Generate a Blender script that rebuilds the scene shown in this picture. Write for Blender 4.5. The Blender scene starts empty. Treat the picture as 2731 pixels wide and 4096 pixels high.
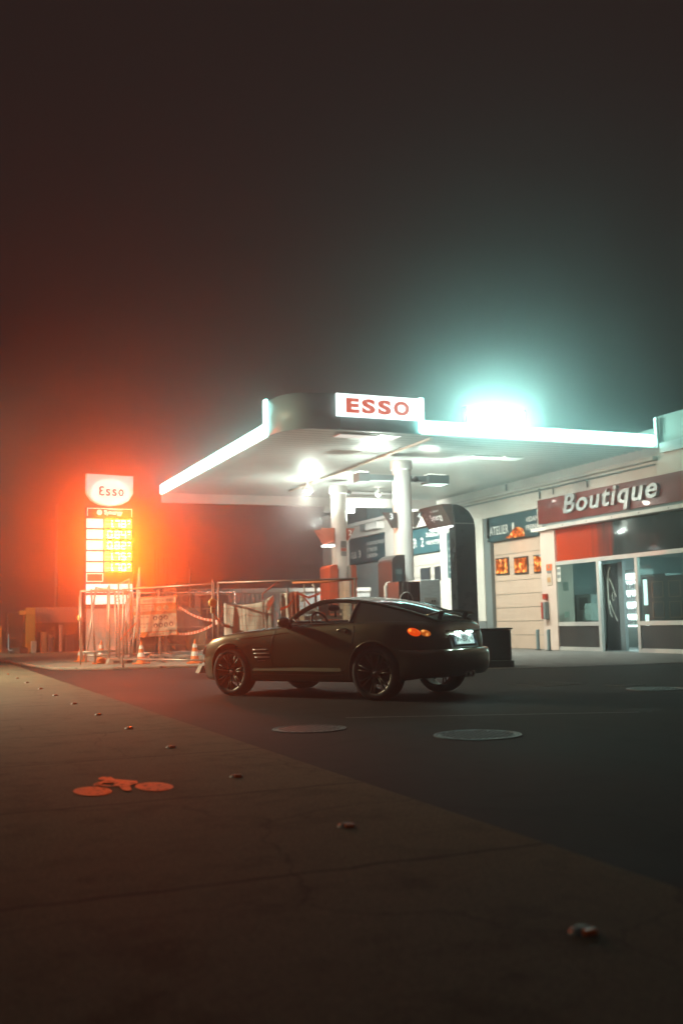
import bpy, bmesh, math, random
from mathutils import Vector, Matrix
from mathutils.bvhtree import BVHTree
random.seed(7)
R = math.radians
C = bpy.context.scene.collection
sc = bpy.context.scene

# ------------------------------------------------------------------ camera
CAM_H = 1.0584
pitch, roll, yaw = 0.107068, 0.0228458, 0.399327
fwd0 = Vector((math.sin(yaw), math.cos(yaw), 0)); right0 = Vector((math.cos(yaw), -math.sin(yaw), 0)); up0 = Vector((0, 0, 1))
fwd = math.cos(pitch)*fwd0 + math.sin(pitch)*up0
upv = -math.sin(pitch)*fwd0 + math.cos(pitch)*up0
rv = math.cos(roll)*right0 - math.sin(roll)*upv
uv = math.sin(roll)*right0 + math.cos(roll)*upv
cd = bpy.data.cameras.new("Camera"); cam = bpy.data.objects.new("Camera", cd); C.objects.link(cam)
cam.matrix_world = Matrix(((rv.x, uv.x, -fwd.x, 0), (rv.y, uv.y, -fwd.y, 0), (rv.z, uv.z, -fwd.z, CAM_H), (0, 0, 0, 1)))
cd.sensor_fit = 'HORIZONTAL'; cd.sensor_width = 24.0; cd.lens = 4073.3/2731*24
cd.clip_start = 0.05; cd.clip_end = 2000
cd.dof.use_dof = True; cd.dof.focus_distance = 14.5; cd.dof.aperture_fstop = 1.4
sc.camera = cam

# ------------------------------------------------------------------ night sky
w = bpy.data.worlds.new("World"); sc.world = w; w.use_nodes = True
nt = w.node_tree; nt.nodes.clear()
out = nt.nodes.new('ShaderNodeOutputWorld'); bg = nt.nodes.new('ShaderNodeBackground')
tc = nt.nodes.new('ShaderNodeTexCoord'); sep = nt.nodes.new('ShaderNodeSeparateXYZ')
mr = nt.nodes.new('ShaderNodeMapRange'); mr.inputs[1].default_value = 0.62; mr.inputs[2].default_value = 0.95
mr.interpolation_type = 'SMOOTHSTEP'
mx = nt.nodes.new('ShaderNodeMix'); mx.data_type = 'RGBA'
SKY_LOW = (0.0195, 0.0115, 0.0100, 1); SKY_TOP = (0.088, 0.084, 0.084, 1)
mx.inputs[6].default_value = SKY_LOW; mx.inputs[7].default_value = SKY_TOP
nt.links.new(tc.outputs['Generated'], sep.inputs[0]); nt.links.new(sep.outputs[2], mr.inputs[0])
nt.links.new(mr.outputs[0], mx.inputs[0]); nt.links.new(mx.outputs[2], bg.inputs[0]); bg.inputs[1].default_value = 1.0
nt.links.new(bg.outputs[0], out.inputs[0])

sc.view_settings.view_transform = 'Standard'; sc.view_settings.look = 'None'
sc.view_settings.exposure = 0.0; sc.view_settings.gamma = 1.0
cy = sc.cycles
cy.use_denoising = True
try: cy.denoiser = 'OPENIMAGEDENOISE'
except Exception: pass
cy.max_bounces = 7; cy.diffuse_bounces = 3; cy.glossy_bounces = 3; cy.transmission_bounces = 4
cy.transparent_max_bounces = 12; cy.volume_bounces = 0; cy.caustics_reflective = False; cy.caustics_refractive = False
cy.sample_clamp_indirect = 4.0

# levels of the lamps of the place
K_TUBE, K_PRICE, K_CELL, K_ROOF = 10.0, 2700.0, 1.4, 108.0

# ------------------------------------------------------------------ materials
MATS = {}
def mat(name, col, rough=0.6, metal=0.0, var=0.0, scale=6.0, bump=0.0, bscale=40.0, spec=0.5, coat=0.0, stretch=None, detail=4.0):
    if name in MATS: return MATS[name]
    m = bpy.data.materials.new(name); m.use_nodes = True; n = m.node_tree; b = n.nodes['Principled BSDF']
    b.inputs['Base Color'].default_value = (*col, 1); b.inputs['Roughness'].default_value = rough
    b.inputs['Metallic'].default_value = metal; b.inputs['Specular IOR Level'].default_value = spec
    b.inputs['Coat Weight'].default_value = coat
    if var > 0 or bump > 0:
        t = n.nodes.new('ShaderNodeTexCoord'); mp = n.nodes.new('ShaderNodeMapping')
        if stretch: mp.inputs['Scale'].default_value = stretch
        n.links.new(t.outputs['Object'], mp.inputs[0])
    if var > 0:
        no = n.nodes.new('ShaderNodeTexNoise'); no.inputs['Scale'].default_value = scale; no.inputs['Detail'].default_value = detail
        n.links.new(mp.outputs[0], no.inputs['Vector'])
        r = n.nodes.new('ShaderNodeMapRange'); r.inputs[1].default_value = 0.3; r.inputs[2].default_value = 0.7
        r.inputs[3].default_value = 1-var; r.inputs[4].default_value = 1+var
        n.links.new(no.outputs[0], r.inputs[0])
        mm = n.nodes.new('ShaderNodeVectorMath'); mm.operation = 'SCALE'; mm.inputs[0].default_value = col
        n.links.new(r.outputs[0], mm.inputs['Scale']); n.links.new(mm.outputs[0], b.inputs['Base Color'])
        rr = n.nodes.new('ShaderNodeMapRange'); rr.inputs[3].default_value = max(0.02, rough-0.12*var*2); rr.inputs[4].default_value = min(1, rough+0.12*var*2)
        n.links.new(no.outputs[0], rr.inputs[0]); n.links.new(rr.outputs[0], b.inputs['Roughness'])
    if bump > 0:
        nb = n.nodes.new('ShaderNodeTexNoise'); nb.inputs['Scale'].default_value = bscale; nb.inputs['Detail'].default_value = 3
        n.links.new(mp.outputs[0], nb.inputs['Vector'])
        bu = n.nodes.new('ShaderNodeBump'); bu.inputs['Strength'].default_value = bump; bu.inputs['Distance'].default_value = 0.01
        n.links.new(nb.outputs[0], bu.inputs['Height']); n.links.new(bu.outputs[0], b.inputs['Normal'])
    MATS[name] = m; return m

def emat(name, col, strength, base=(0.8, 0.8, 0.8)):
    if name in MATS: return MATS[name]
    m = bpy.data.materials.new(name); m.use_nodes = True; b = m.node_tree.nodes['Principled BSDF']
    b.inputs['Base Color'].default_value = (*base, 1); b.inputs['Roughness'].default_value = 0.4
    b.inputs['Emission Color'].default_value = (*col, 1); b.inputs['Emission Strength'].default_value = strength
    MATS[name] = m; return m

def glass(name, tint=(0.75, 0.82, 0.80), refl=0.10, rough=0.02):
    """thin pane: see-through with a fresnel gloss"""
    if name in MATS: return MATS[name]
    m = bpy.data.materials.new(name); m.use_nodes = True; n = m.node_tree; n.nodes.clear()
    o = n.nodes.new('ShaderNodeOutputMaterial'); tr = n.nodes.new('ShaderNodeBsdfTransparent'); gl = n.nodes.new('ShaderNodeBsdfGlossy')
    mi = n.nodes.new('ShaderNodeMixShader'); lw = n.nodes.new('ShaderNodeLayerWeight'); lw.inputs[0].default_value = 0.5
    pw = n.nodes.new('ShaderNodeMath'); pw.operation = 'POWER'; pw.inputs[1].default_value = 4.0; n.links.new(lw.outputs[1], pw.inputs[0])
    mr = n.nodes.new('ShaderNodeMapRange'); mr.inputs[3].default_value = refl; mr.inputs[4].default_value = 1.0
    tr.inputs[0].default_value = (*tint, 1); gl.inputs[0].default_value = (0.9, 0.95, 0.93, 1); gl.inputs[1].default_value = rough
    n.links.new(pw.outputs[0], mr.inputs[0]); n.links.new(mr.outputs[0], mi.inputs[0])
    n.links.new(tr.outputs[0], mi.inputs[1]); n.links.new(gl.outputs[0], mi.inputs[2]); n.links.new(mi.outputs[0], o.inputs[0])
    MATS[name] = m; return m

# ------------------------------------------------------------------ mesh helpers
class MB:
    def __init__(s): s.v = []; s.f = []
    def add(s, vs, fs):
        o = len(s.v); s.v += [Vector(p) for p in vs]; s.f += [tuple(i+o for i in f) for f in fs]; return s
    def box(s, x0, x1, y0, y1, z0, z1):
        return s.add([(x0,y0,z0),(x1,y0,z0),(x1,y1,z0),(x0,y1,z0),(x0,y0,z1),(x1,y0,z1),(x1,y1,z1),(x0,y1,z1)],
                     [(0,3,2,1),(4,5,6,7),(0,1,5,4),(1,2,6,5),(2,3,7,6),(3,0,4,7)])
    def quad(s, a, b, c, d): return s.add([a, b, c, d], [(0,1,2,3)])
    def tube(s, pts, r, n=8, cap=True):
        pts = [Vector(p) for p in pts]; rs = r if isinstance(r, (list, tuple)) else [r]*len(pts)
        vs = []; fs = []; prev = None
        for i, p in enumerate(pts):
            t = (pts[min(i+1, len(pts)-1)] - pts[max(i-1, 0)]).normalized()
            if prev is None: a = t.orthogonal().normalized()
            else: a = (prev - t*prev.dot(t)).normalized()
            prev = a; b = t.cross(a)
            for k in range(n):
                th = 2*math.pi*k/n; vs.append(p + (a*math.cos(th)+b*math.sin(th))*rs[i])
        for i in range(len(pts)-1):
            for k in range(n):
                fs.append((i*n+k, i*n+(k+1)%n, (i+1)*n+(k+1)%n, (i+1)*n+k))
        if cap: fs += [tuple(range(n))[::-1], tuple((len(pts)-1)*n+k for k in range(n))]
        return s.add(vs, fs)
    def prism(s, poly, axis, a0, a1):
        """poly: 2-D outline; extruded along axis 0/1/2 between a0 and a1"""
        n = len(poly)
        def P(p, a):
            if axis == 0: return (a, p[0], p[1])
            if axis == 1: return (p[0], a, p[1])
            return (p[0], p[1], a)
        vs = [P(p, a0) for p in poly] + [P(p, a1) for p in poly]
        fs = [tuple(range(n)), tuple(range(2*n-1, n-1, -1))] + [(i, i+n, (i+1) % n+n, (i+1) % n) for i in range(n)]
        return s.add(vs, fs)
    def lathe(s, prof, n=24, axis=2, c=(0,0,0)):
        vs = []; fs = []; m = len(prof)
        for k in range(n):
            th = 2*math.pi*k/n
            for r, h in prof:
                q = (r*math.cos(th), r*math.sin(th), h)
                if axis == 1: q = (q[0], q[2], q[1])
                if axis == 0: q = (q[2], q[0], q[1])
                vs.append((q[0]+c[0], q[1]+c[1], q[2]+c[2]))
        for k in range(n):
            for i in range(m-1):
                fs.append((k*m+i, ((k+1) % n)*m+i, ((k+1) % n)*m+i+1, k*m+i+1))
        return s.add(vs, fs)
    def disk(s, c, r, n=24, axis=2, ry=None):
        vs = []
        for k in range(n):
            th = 2*math.pi*k/n; a, b = r*math.cos(th), (ry or r)*math.sin(th)
            vs.append((c[0]+a, c[1]+b, c[2]) if axis == 2 else (c[0]+a, c[1], c[2]+b) if axis == 1 else (c[0], c[1]-a, c[2]+b))
        return s.add(vs, [tuple(range(n))])
    def ball(s, c, r, n=12, sz=1.0):
        prof = [(max(1e-4, r*math.sin(math.pi*i/8)), -r*sz*math.cos(math.pi*i/8)) for i in range(9)]
        return s.lathe(prof, n, 2, c)
    def xf(s, M):
        s.v = [M @ p for p in s.v]; return s
    def build(s, name, m, parent=None, smooth=False, bevel=0.0, sub=0, world=True, fixn=True):
        me = bpy.data.meshes.new(name)
        off = parent_loc(parent) if (parent and world) else Vector((0,0,0))
        me.from_pydata([tuple(p-off) for p in s.v], [], s.f); me.update()
        if fixn:
            bm = bmesh.new(); bm.from_mesh(me); bmesh.ops.recalc_face_normals(bm, faces=bm.faces[:]); bm.to_mesh(me); bm.free()
        ob = bpy.data.objects.new(name, me); C.objects.link(ob)
        me.materials.append(m)
        if parent: ob.parent = parent
        if smooth:
            for p in me.polygons: p.use_smooth = True
        if bevel:
            b = ob.modifiers.new('bevel', 'BEVEL'); b.width = bevel; b.segments = 2; b.limit_method = 'ANGLE'
        if sub:
            b = ob.modifiers.new('sub', 'SUBSURF'); b.levels = b.render_levels = sub
        return ob

def parent_loc(o):
    p = Vector((0,0,0))
    while o is not None: p = p + o.location; o = o.parent
    return p
def tag(o, label=None, cat=None, group=None, kind=None):
    if label: o['label'] = label
    if cat: o['category'] = cat
    if group: o['group'] = group
    if kind: o['kind'] = kind
    return o
def thing(name, label, cat, loc=(0,0,0), rz=0.0, group=None):
    o = bpy.data.objects.new(name, None); C.objects.link(o); o.location = loc; o.rotation_euler = (0, 0, rz)
    o.empty_display_size = 0.1
    return tag(o, label, cat, group)
def copy_tree(o, parent=None):
    c = o.copy(); C.objects.link(c); c.parent = parent
    for ch in list(o.children): copy_tree(ch, c)
    return c

FACE = {'-X': Matrix(((0,0,-1),(-1,0,0),(0,1,0))).to_4x4(), '-Y': Matrix(((1,0,0),(0,0,-1),(0,1,0))).to_4x4(),
        '+Z': Matrix.Identity(4)}
def text_mb(s, w=None, h=None, bold=0.0, ext=0.0, shear=0.0, space=1.0, mirror=False, line=1.0):
    cu = bpy.data.curves.new('t', 'FONT'); cu.body = s; cu.size = 1.0; cu.extrude = 0.0; cu.offset = bold; cu.shear = shear
    cu.space_character = space; cu.resolution_u = 4; cu.space_line = line
    ob = bpy.data.objects.new('t', cu); C.objects.link(ob)
    dg = bpy.context.evaluated_depsgraph_get(); dg.update()
    me = bpy.data.meshes.new_from_object(ob.evaluated_get(dg))
    bpy.data.objects.remove(ob); bpy.data.curves.remove(cu)
    m = MB(); vs = [v.co.copy() for v in me.vertices]; fs = [tuple(p.vertices) for p in me.polygons]
    bpy.data.meshes.remove(me)
    x0 = min(v.x for v in vs); x1 = max(v.x for v in vs); y0 = min(v.y for v in vs); y1 = max(v.y for v in vs)
    sx = w/(x1-x0) if w else None; sy = h/(y1-y0) if h else sx
    if sx is None: sx = sy
    for v in vs:
        v.x = (v.x-x0)*sx; v.y = (v.y-y0)*sy; v.z = 0
        if mirror: v.x = (x1-x0)*sx - v.x
    if ext > 0:
        bm = bmesh.new(); bv = [bm.verts.new(v) for v in vs]
        for f in fs:
            try: bm.faces.new([bv[i] for i in f])
            except ValueError: pass
        r = bmesh.ops.extrude_face_region(bm, geom=bm.faces[:])
        bmesh.ops.translate(bm, vec=(0,0,ext), verts=[e for e in r['geom'] if isinstance(e, bmesh.types.BMVert)])
        bm.verts.index_update()
        vs = [v.co.copy() for v in bm.verts]; fs = [tuple(v.index for v in f.verts) for f in bm.faces]; bm.free()
    m.v = vs; m.f = fs; return m
def text(name, s, loc, face, m, parent=None, **k):
    t = text_mb(s, **k); M = Matrix.Translation(loc) @ (FACE[face] if isinstance(face, str) else face)
    ext = k.get('ext', 0)
    return t.xf(M).build(name, m, parent, fixn=ext > 0)
def spot(name, loc, tgt, power, col, size=120, blend=0.6, rad=0.1):
    l = bpy.data.lights.new(name, 'SPOT'); l.energy = power; l.color = col; l.spot_size = R(size); l.spot_blend = blend; l.shadow_soft_size = rad
    o = bpy.data.objects.new(name, l); C.objects.link(o); o.location = loc
    o.rotation_euler = (Vector(tgt)-Vector(loc)).to_track_quat('-Z', 'Y').to_euler(); return o
def area(name, loc, tgt, power, col, sx, sy, spread=180):
    l = bpy.data.lights.new(name, 'AREA'); l.energy = power; l.color = col; l.shape = 'RECTANGLE'; l.size = sx; l.size_y = sy; l.spread = R(spread)
    o = bpy.data.objects.new(name, l); C.objects.link(o); o.location = loc
    o.rotation_euler = (Vector(tgt)-Vector(loc)).to_track_quat('-Z', 'Y').to_euler(); return o

# ------------------------------------------------------------------ common materials
TEAL = (0.42, 0.95, 0.86)
M_white = mat('white_paint', (0.72, 0.70, 0.66), 0.55, var=0.08, scale=1.3, bump=0.15, bscale=25)
M_wall = mat('wall_render', (0.64, 0.61, 0.55), 0.8, var=0.10, scale=0.9, bump=0.25, bscale=60)
M_dado = mat('wall_grey', (0.16, 0.19, 0.19), 0.75, var=0.12, scale=3, bump=0.2)
M_board = mat('board_teal', (0.035, 0.085, 0.10), 0.35, var=0.15, scale=2)
M_ink = mat('board_letter', (0.75, 0.73, 0.68), 0.5)
M_steel = mat('brushed_steel', (0.78, 0.82, 0.80), 0.4, 0.1, var=0.12, scale=3, stretch=(1, 1, 12))
M_galv = mat('galvanised_tube', (0.40, 0.36, 0.31), 0.45, 0.6, var=0.15, scale=9)
M_alu = mat('aluminium_frame', (0.60, 0.58, 0.54), 0.45, 0.3, var=0.06, scale=4)
M_dark = mat('dark_plastic', (0.025, 0.025, 0.025), 0.5, var=0.2, scale=8)
M_black = mat('black_gloss', (0.018, 0.024, 0.026), 0.28, var=0.15, scale=3)
M_red = mat('pump_red', (0.55, 0.075, 0.02), 0.4, var=0.08, scale=4)
M_orange = mat('cone_orange', (0.80, 0.16, 0.02), 0.55, var=0.10, scale=9)
M_conc = mat('concrete', (0.36, 0.32, 0.27), 0.9, var=0.18, scale=3, bump=0.4, bscale=60)
M_cloth = mat('white_sheet', (0.70, 0.67, 0.60), 0.9, var=0.06, scale=5)
M_redcloth = mat('red_sheet', (0.62, 0.17, 0.09), 0.9, var=0.12, scale=5)
M_greycont = mat('site_grey', (0.24, 0.25, 0.24), 0.7, var=0.10, scale=2)
M_tape_r = mat('tape_red', (0.70, 0.09, 0.03), 0.5)
M_tape_w = mat('tape_white', (0.8, 0.78, 0.74), 0.5)
E_tube = emat('lit_tube', (0.42, 1.0, 0.90), K_TUBE)
E_cell = emat('lit_panel', (0.93, 1.0, 0.94), K_CELL)

# ------------------------------------------------------------------ ground
def ground_mat(name, col, var, joints=None, rough=0.75, spec=.35, crack=0.0):
    m = bpy.data.materials.new(name); m.use_nodes = True; n = m.node_tree; b = n.nodes['Principled BSDF']
    t = n.nodes.new('ShaderNodeTexCoord')
    big = n.nodes.new('ShaderNodeTexNoise'); big.inputs['Scale'].default_value = 0.5; big.inputs['Detail'].default_value = 6
    fine = n.nodes.new('ShaderNodeTexNoise'); fine.inputs['Scale'].default_value = 110; fine.inputs['Detail'].default_value = 2
    n.links.new(t.outputs['Object'], big.inputs[0]); n.links.new(t.outputs['Object'], fine.inputs[0])
    r1 = n.nodes.new('ShaderNodeMapRange'); r1.inputs[1].default_value = .3; r1.inputs[2].default_value = .7; r1.inputs[3].default_value = 1-var; r1.inputs[4].default_value = 1+var
    r2 = n.nodes.new('ShaderNodeMapRange'); r2.inputs[1].default_value = .3; r2.inputs[2].default_value = .7; r2.inputs[3].default_value = .55; r2.inputs[4].default_value = 1.45
    n.links.new(big.outputs[0], r1.inputs[0]); n.links.new(fine.outputs[0], r2.inputs[0])
    mu = n.nodes.new('ShaderNodeMath'); mu.operation = 'MULTIPLY'; n.links.new(r1.outputs[0], mu.inputs[0]); n.links.new(r2.outputs[0], mu.inputs[1])
    last = mu.outputs[0]
    if joints:
        sp = n.nodes.new('ShaderNodeSeparateXYZ'); n.links.new(t.outputs['Object'], sp.inputs[0])
        wob = n.nodes.new('ShaderNodeTexNoise'); wob.inputs['Scale'].default_value = 3.0; n.links.new(t.outputs['Object'], wob.inputs[0])
        ws = n.nodes.new('ShaderNodeMath'); ws.operation = 'MULTIPLY'; ws.inputs[1].default_value = .10; n.links.new(wob.outputs[0], ws.inputs[0])
        ad = n.nodes.new('ShaderNodeMath'); ad.operation = 'ADD'; n.links.new(sp.outputs[1], ad.inputs[0]); n.links.new(ws.outputs[0], ad.inputs[1])
        dv = n.nodes.new('ShaderNodeMath'); dv.operation = 'DIVIDE'; dv.inputs[1].default_value = joints; n.links.new(ad.outputs[0], dv.inputs[0])
        fr = n.nodes.new('ShaderNodeMath'); fr.operation = 'FRACT'; n.links.new(dv.outputs[0], fr.inputs[0])
        lt = n.nodes.new('ShaderNodeMath'); lt.operation = 'GREATER_THAN'; lt.inputs[1].default_value = 0.018; n.links.new(fr.outputs[0], lt.inputs[0])
        rr = n.nodes.new('ShaderNodeMapRange'); rr.inputs[3].default_value = .35; rr.inputs[4].default_value = 1; n.links.new(lt.outputs[0], rr.inputs[0])
        m2 = n.nodes.new('ShaderNodeMath'); m2.operation = 'MULTIPLY'; n.links.new(last, m2.inputs[0]); n.links.new(rr.outputs[0], m2.inputs[1]); last = m2.outputs[0]
    b.inputs['Specular IOR Level'].default_value = spec
    st = n.nodes.new('ShaderNodeTexNoise'); st.inputs['Scale'].default_value = 2.2; st.inputs['Detail'].default_value = 8; st.inputs['Roughness'].default_value = .7
    n.links.new(t.outputs['Object'], st.inputs[0]); sr = n.nodes.new('ShaderNodeMapRange'); sr.inputs[1].default_value = .33; sr.inputs[2].default_value = .50; sr.inputs[3].default_value = .55
    n.links.new(st.outputs[0], sr.inputs[0]); m3 = n.nodes.new('ShaderNodeMath'); m3.operation = 'MULTIPLY'; n.links.new(last, m3.inputs[0]); n.links.new(sr.outputs[0], m3.inputs[1]); last = m3.outputs[0]
    if crack:
        wn = n.nodes.new('ShaderNodeTexNoise'); wn.inputs['Scale'].default_value = 1.5; wn.inputs['Detail'].default_value = 5; n.links.new(t.outputs['Object'], wn.inputs[0])
        wa = n.nodes.new('ShaderNodeVectorMath'); wa.operation = 'MULTIPLY_ADD'; wa.inputs[1].default_value = (.7,.7,0); n.links.new(wn.outputs['Color'], wa.inputs[0]); n.links.new(t.outputs['Object'], wa.inputs[2])
        vo = n.nodes.new('ShaderNodeTexVoronoi'); vo.feature = 'DISTANCE_TO_EDGE'; vo.inputs['Scale'].default_value = crack; n.links.new(wa.outputs[0], vo.inputs['Vector'])
        vr = n.nodes.new('ShaderNodeMapRange'); vr.inputs[1].default_value = .0015; vr.inputs[2].default_value = .006; vr.inputs[3].default_value = .62; n.links.new(vo.outputs['Distance'], vr.inputs[0])
        m4 = n.nodes.new('ShaderNodeMath'); m4.operation = 'MULTIPLY'; n.links.new(last, m4.inputs[0]); n.links.new(vr.outputs[0], m4.inputs[1]); last = m4.outputs[0]
    vs = n.nodes.new('ShaderNodeVectorMath'); vs.operation = 'SCALE'; vs.inputs[0].default_value = col
    n.links.new(last, vs.inputs['Scale']); n.links.new(vs.outputs[0], b.inputs['Base Color'])
    rg = n.nodes.new('ShaderNodeMapRange'); rg.inputs[3].default_value = rough-.12; rg.inputs[4].default_value = rough+.15
    n.links.new(big.outputs[0], rg.inputs[0]); n.links.new(rg.outputs[0], b.inputs['Roughness'])
    bu = n.nodes.new('ShaderNodeBump'); bu.inputs['Strength'].default_value = .5; bu.inputs['Distance'].default_value = .006
    n.links.new(fine.outputs[0], bu.inputs['Height']); n.links.new(bu.outputs[0], b.inputs['Normal'])
    return m
M_asph = ground_mat('asphalt', (0.026, 0.025, 0.0245), 0.30, rough=0.70, spec=.16, crack=.28)
M_lane = ground_mat('lane_concrete', (0.135, 0.118, 0.08), 0.15, joints=2.1, rough=0.85, spec=.2, crack=.42)
M_slab = ground_mat('pavement_stone', (0.26, 0.23, 0.185), 0.3, joints=1.1, rough=0.85)
M_apron = ground_mat('apron_concrete', (0.17, 0.165, 0.155), 0.2, rough=0.7)
def struct(name, mb, m, **k):
    o = mb.build(name, m, **k); o['kind'] = 'structure'; return o
struct('ground', MB().quad((-300,-300,0),(400,-300,0),(400,500,0),(-300,500,0)), M_asph)
struct('cycle_lane', MB().quad((-6,-30,.004),(2.755,-30,.004),(2.755,34,.004),(-6,34,.004)), M_lane)
struct('pavement', MB().prism([(3.3,26.9),(4.6,25.6),(6.6,25.0),(10.2,24.6),(10.2,60),(-20,60),(-20,36),(2.6,36)], 2, 0.0, .06), M_slab, bevel=.012)
struct('shop_apron', MB().prism([(11.2,18.3),(15.6,17.6),(30,15.8),(30,24),(18.8,28.3),(18.8,60),(11.2,60)], 2, 0.0, .009), M_apron)
# cycle symbol painted on the lane (worn thin where the stone shows through)
M_mark = mat('cycle_paint', (0.95, 0.15, 0.03), 0.6, var=0.12, scale=14)
n_ = M_mark.node_tree; b_ = n_.nodes['Principled BSDF']; t_ = n_.nodes.new('ShaderNodeTexCoord'); no_ = n_.nodes.new('ShaderNodeTexNoise')
no_.inputs['Scale'].default_value = 26; no_.inputs['Detail'].default_value = 6; n_.links.new(t_.outputs['Object'], no_.inputs[0])
r_ = n_.nodes.new('ShaderNodeMapRange'); r_.inputs[1].default_value = .30; r_.inputs[2].default_value = .44; r_.inputs[3].default_value = .25
n_.links.new(no_.outputs[0], r_.inputs[0]); n_.links.new(r_.outputs[0], b_.inputs['Alpha'])
mb = MB()
for (cx_, cy_) in ((1.093, 6.812), (1.487, 6.788)):
    pts = [(cx_+.113*math.cos(a)+.031*math.sin(a), cy_-.066*math.cos(a)+.188*math.sin(a), .009) for a in [2*math.pi*k/28 for k in range(28)]]
    mb.add(pts, [tuple(range(28))])
fr_ = [(1.217,7.342),(1.259,7.384),(1.305,7.364),(1.311,7.233),(1.432,7.073),(1.417,6.963),(1.351,6.906),(1.325,6.711),(1.3,6.669),(1.271,6.731),(1.281,6.908),(1.24,6.93),(1.274,7.009),(1.274,7.077),(1.21,7.094),(1.168,7.016),(1.131,7.018),(1.148,7.096),(1.248,7.235),(1.21,7.265)]
mb.add([(x,y,.0125) for x,y in fr_], [tuple(range(len(fr_)))])
mb.add([(1.168,7.016,.016),(1.172,6.98,.016),(1.215,6.907,.016),(1.24,6.93,.016),(1.204,6.985,.016)], [(0,1,2,3,4)])
struct('cycle_symbol', mb, M_mark)
# markings: faint worn line across the street
struct('worn_line', MB().quad((4.4,10.45,.004),(7.3,9.1,.004),(7.33,9.16,.004),(4.43,10.51,.004)), mat('worn_paint', (0.19, 0.20, 0.19), .8, var=.4, scale=12))

# road studs along the edge of the lane
M_stud = mat('stud_orange', (0.92, 0.20, 0.04), 0.30, var=0.1, scale=30)
M_studm = mat('stud_metal', (0.10, 0.10, 0.09), 0.5, 0.4)
def make_stud():
    t = thing('road_stud', '', 'road stud')
    MB().lathe([(.001,.020),(.028,.018),(.042,.010),(.048,.0)], 18).build('body', M_studm, t, smooth=True)
    MB().prism([(-.026,.004),(.026,.004),(.021,.021),(-.021,.021)], 1, -.047, -.028).build('reflector', M_stud, t)
    return t
stud = make_stud()
stud_y = [2.96, 4.98, 6.93, 8.86, 10.72, 12.60, 14.6, 16.6, 18.6, 20.9, 22.9, 25.2]
ords = ['road stud alone in the dark lower corner, nearest the camera', 'road stud to the right of the red cycle symbol, pale', 'road stud just beyond the red cycle symbol',
        'first orange road stud past the cycle symbol, on the pale lane', 'second orange road stud past the cycle symbol', 'third orange road stud past the cycle symbol',
        'fourth road stud past the cycle symbol on the pale lane', 'fifth road stud past the cycle symbol on the pale lane', 'sixth dark road stud past the cycle symbol', 'seventh small dark road stud past the cycle symbol',
        'next to last tiny road stud on the far lit lane', 'last tiny road stud at the far end of the lit lane']
for i, y in enumerate(stud_y):
    o = stud if i == 0 else copy_tree(stud)
    o.location = (2.09, y, .004); o['label'] = ords[i]; o['group'] = 'road studs along the lane edge'; o['category'] = 'road stud'

# manhole covers
M_iron = mat('cast_iron', (0.19, 0.20, 0.20), 0.42, 0.8, var=0.2, scale=14, bump=0.3, bscale=30)
def manhole(loc, r, label, pattern=True):
    t = thing('manhole_cover', label, 'manhole cover', loc, 0, 'covers set in the forecourt')
    MB().lathe([(r,.0),(r,.009),(r*.94,.009),(r*.94,.003)], 40).build('ring', M_iron, t, world=False)
    N = 44; vs = []; fs = []; st = 2*r*.93/N
    for j in range(N+1):
        for i in range(N+1):
            x = -r*.93+i*st; y = -r*.93+j*st; on = (i % 4 in (1, 2)) and (j % 4 in (1, 2)) and x*x+y*y < (r*.84)**2
            vs.append((x, y, .014 if on else .005))
    for j in range(N):
        for i in range(N):
            x = -r*.93+(i+.5)*st; y = -r*.93+(j+.5)*st
            if x*x+y*y < (r*.93)**2: q = j*(N+1)+i; fs.append((q, q+1, q+N+2, q+N+1))
    MB().add(vs, fs).build('lid', M_iron, t, world=False)
manhole((4.76, 8.22, .0), .40, 'round iron manhole cover catching teal light in front of the car')
manhole((3.66, 9.62, .0), .37, 'dim round manhole cover below the car door, near the lane edge')
manhole((9.75, 11.8, .0), .40, 'round manhole cover at the right edge of the forecourt')
M_grate = mat('grate_iron', (0.07, 0.072, 0.07), 0.7, 0.2, var=.2, scale=14)
def grate(loc, sx, sy, label):
    t = thing('drain_grate', label, 'drain grate', loc, 0.15, 'covers set in the forecourt')
    MB().box(-sx,sx,-sy,-sy+.04,0,.008).box(-sx,sx,sy-.04,sy,0,.008).box(-sx,-sx+.04,-sy+.04,sy-.04,0,.008).box(sx-.04,sx,-sy+.04,sy-.04,0,.008).build('frame', M_grate, t, world=False)
    mb = MB()
    for i in range(9): mb.box(-sx+.05, sx-.05, -sy+.06+i*(2*sy-.12)/9, -sy+.06+(i+.55)*(2*sy-.12)/9, .002, .007)
    mb.build('bars', M_grate, t, world=False)
grate((9.25, 13.75, 0), .45, .42, 'square drain grate on the forecourt right of the car')
grate((9.95, 12.75, 0), .22, .22, 'small square drain grate just behind the far round cover')

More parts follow.
